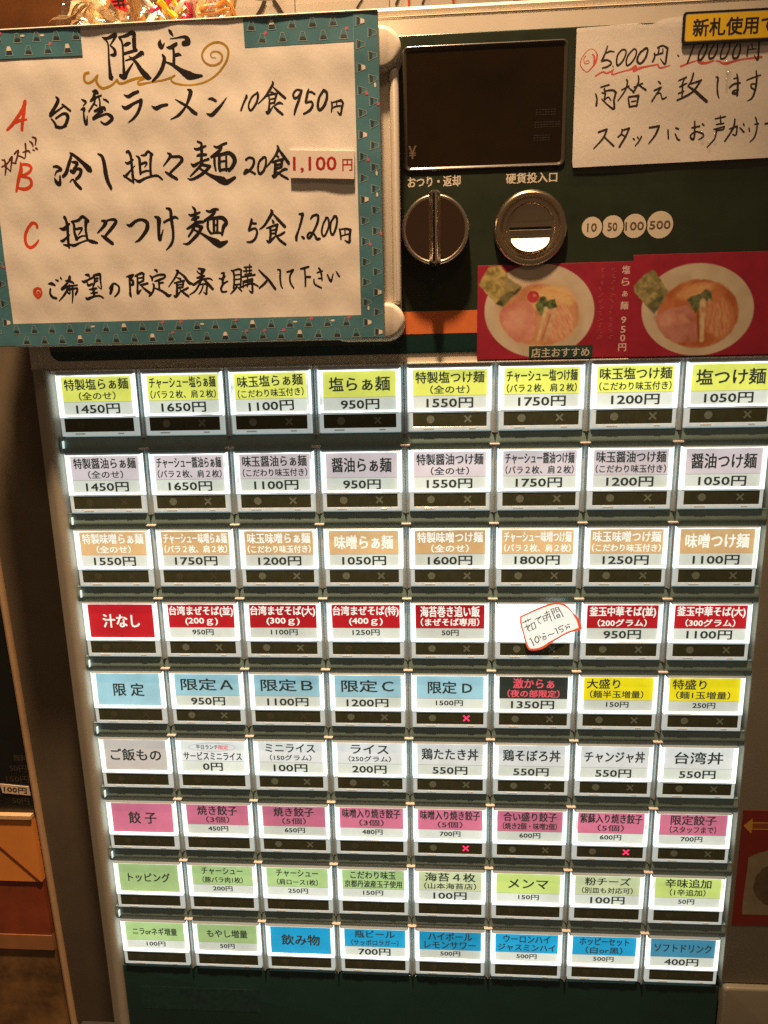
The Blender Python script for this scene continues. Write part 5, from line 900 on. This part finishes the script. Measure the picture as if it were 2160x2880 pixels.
b = MB(); b.grid(-260, -330, 420, 345, 2, 2, lambda u, v: -158); wl = b.build('wall', mat('tan_wall', (0.50, 0.40, 0.28), 0.6, var=0.08, vscale=20)); wl['kind'] = 'structure'
b = MB(); b.slab(-200, -300, -36, -118, -157, -148, 0.5, 0.6)
tag(b.build('wooden_board', mat('brown_wood', (0.26, 0.10, 0.028), 0.45, var=0.35, vscale=25), smooth=True), 'brown wooden board behind the machine at the top left', 'board')
WP = mat('wall_paper_sheet', (0.74, 0.70, 0.64), 0.6, var=0.05, vscale=60)
for k, (a0, a1, lb) in enumerate(((40, 73, 'pale wall sheet with a black brushed character behind the sign'), (73.6, 124, 'plain pale wall sheet right of the brushed character'), (124.6, 190, 'pale wall sheet with black and orange brush tips at the top'))):
    t, tp = flat_thing('wall_sheet', lb, 'paper sheet', ((a0+a1)/2, -120, -157), 'sheets pinned on the wall')
    b = MB(); b.grid(a0, -260, a1, -120, 6, 10, lambda u, v: -156.6+0.3*math.sin(u*0.3)); tp(b, 'paper', WP, smooth=True)
    b = MB()
    if k == 0: put_text(b, '六', 59.5, -193.6, 15, 15, -155.9, BOLDP)
    elif k == 1: strokes(b, '%d,%d,20 %d,%d,24' % (110*20, -192*20, 107*20, -188*20), -155.9)
    else:
        strokes(b, '%d,%d,24 %d,%d,30|%d,%d,20 %d,%d,24' % (131*20, -195*20, 128*20, -188.5*20, 145*20, -195*20, 142*20, -188*20), -155.9)
    tp(b, 'brush_mark', mat('wall_ink', (0.03, 0.02, 0.012), 0.5))
    if k == 2:
        b = MB(); strokes(b, '%d,%d,24 %d,%d,24|%d,%d,24 %d,%d,24' % (134.5*20, -196*20, 134.8*20, -187.4*20, 158*20, -196*20, 158.4*20, -187*20), -155.8); tp(b, 'orange_mark', REDI)

bag, bp_ = flat_thing('gift_bag', 'clear cellophane bag with red tag and twisted cords on top of the machine', 'bag', (26, -118.5, -62))
b = MB()
nu, nv = 60, 40
def bagw(s, t, side):
    th = 15*math.sin(math.pi*min(1, max(0, s)))**0.6*(1-0.55*t)
    cr = 1.6*math.sin(s*31+t*9)+1.3*math.sin(s*17-t*23+1)+0.9*math.sin(s*53+t*41)
    return -62+side*(th+cr)
for side in (1, -1):
    i0 = b.add([(-12+76*i/nu+2.0*math.sin(j*0.5+i*0.3), -118.5-58*j/nv*(0.85+0.15*math.sin(i*0.25)), bagw(i/nu, j/nv, side)) for j in range(nv+1) for i in range(nu+1)])
    for j in range(nv):
        for i in range(nu):
            a = i0+j*(nu+1)+i; b.face([a, a+1, a+nu+2, a+nu+1])
bp_(b, 'cellophane', film_mat('cellophane', 0.22, 0.10), smooth=True)
b = MB()
for k in range(14):
    uu = -6+k*4.8+random.uniform(-1, 1)
    b.tube([(uu+random.uniform(-2, 2)+1.5*q, -119-q*9.0, -62+random.uniform(-6, 6)) for q in range(6)], random.uniform(1.2, 2.6), 6)
bp_(b, 'wrapped_sweets', mat('sweet_gold', (0.72, 0.46, 0.20), 0.35, var=0.4, vscale=90), smooth=True)
CORDS = [
 ('white', [(30.9, -146.6), (35.4, -141.4)], 1.1),
 ('crim', [(34.6, -139.9), (38.8, -143.0), (43.5, -145.0)], 1.2),
 ('yel', [(38.2, -143.8), (41.5, -140.6), (44.7, -137.2)], 1.6),
 ('yel', [(42.4, -145.3), (46.3, -141.1)], 1.4),
 ('white', [(42.5, -139.8), (47.0, -142.1), (52.4, -144.8)], 1.3),
 ('crim', [(44.9, -144.9), (49.6, -141.7), (50.2, -139.0), (47.7, -137.1)], 1.1),
 ('pink', [(50.7, -144.7), (52.2, -142.1), (49.4, -139.5)], 0.9),
 ('amber', [(54.6, -140.0), (59.7, -142.0), (65.4, -142.5), (68.2, -137.6)], 1.0),
 ('amber', [(53.6, -138.3), (60.9, -139.9), (66.6, -139.4)], 0.8),
 ('pink', [(58.1, -144.1), (59.6, -141.8), (58.1, -140.6)], 0.8)]
FLARE = [[(-9.1, -141.0), (-1.4, -143.0), (4.8, -148.2)], [(-6.0, -141.9), (2.4, -143.8), (7.3, -148.1)], [(-0.3, -140.1), (5.3, -143.1), (6.0, -148.2)], [(8.9, -139.9), (6.8, -143.6), (8.8, -148.0)], [(19.0, -139.4), (13.5, -143.8), (10.7, -148.0)]]
b = MB(); b.prism([(17.2, -146.6), (24.7, -146.2), (24.7, -140.7), (19.9, -142.2)], -42.6, -42.0); rt = bp_(b, 'red_tag', mat('tag_red', (0.50, 0.015, 0.02), 0.4))
b = MB(); strokes(b, '|'.join(' '.join('%d,%d,14' % (x*20, y*20) for x, y in m_) for m_ in [[(19.4, -144.4), (23.8, -144.6)], [(19.9, -143.0), (24.2, -143.2)], [(21.3, -145.7), (22.1, -142.2)], [(23.3, -145.6), (23.8, -142.1)]]), -41.95); bp_(b, 'tag_marks', INKM, rt)
CORDC = {'white': (0.78, 0.72, 0.66), 'crim': (0.50, 0.02, 0.10), 'yel': (0.80, 0.46, 0.02), 'pink': (0.72, 0.34, 0.34), 'amber': (0.60, 0.26, 0.06)}
def smooth_path(l, n=8):
    q = [l[0]]+l+[l[-1]]; o = []
    for i in range(1, len(q)-2):
        for k in range(n):
            t = k/n; o.append(tuple(0.5*((2*q[i][j])+(-q[i-1][j]+q[i+1][j])*t+(2*q[i-1][j]-5*q[i][j]+4*q[i+1][j]-q[i+2][j])*t*t+(-q[i-1][j]+3*q[i][j]-3*q[i+1][j]+q[i+2][j])*t**3) for j in range(2)))
    return o+[l[-1]]
for k, (cc, l, rr) in enumerate(CORDS):
    b = MB(); b.tube([(x, y, -43+1.4*math.sin(i*0.4+k)) for i, (x, y) in enumerate(smooth_path(l))], rr*0.8, 8)
    bp_(b, 'cord', mat('cord_'+cc, CORDC[cc], 0.28, coat=0.4), smooth=True)
b = MB()
for k, l in enumerate(FLARE):
    P_ = smooth_path(l); i0 = b.add([(x+0.9, y, -46+1.2*math.sin(i*0.7+k)) for i, (x, y) in enumerate(P_)]+[(x-1.6-0.15*i, y+0.5, -47.5+1.2*math.sin(i*0.5+k*2)) for i, (x, y) in enumerate(P_)])
    for i in range(len(P_)-1): b.face([i0+i, i0+i+1, i0+len(P_)+i+1, i0+len(P_)+i])
bp_(b, 'gathered_neck', mat('cellophane_fold', (0.80, 0.66, 0.44), 0.22, coat=0.5, trans=0.3), smooth=True)
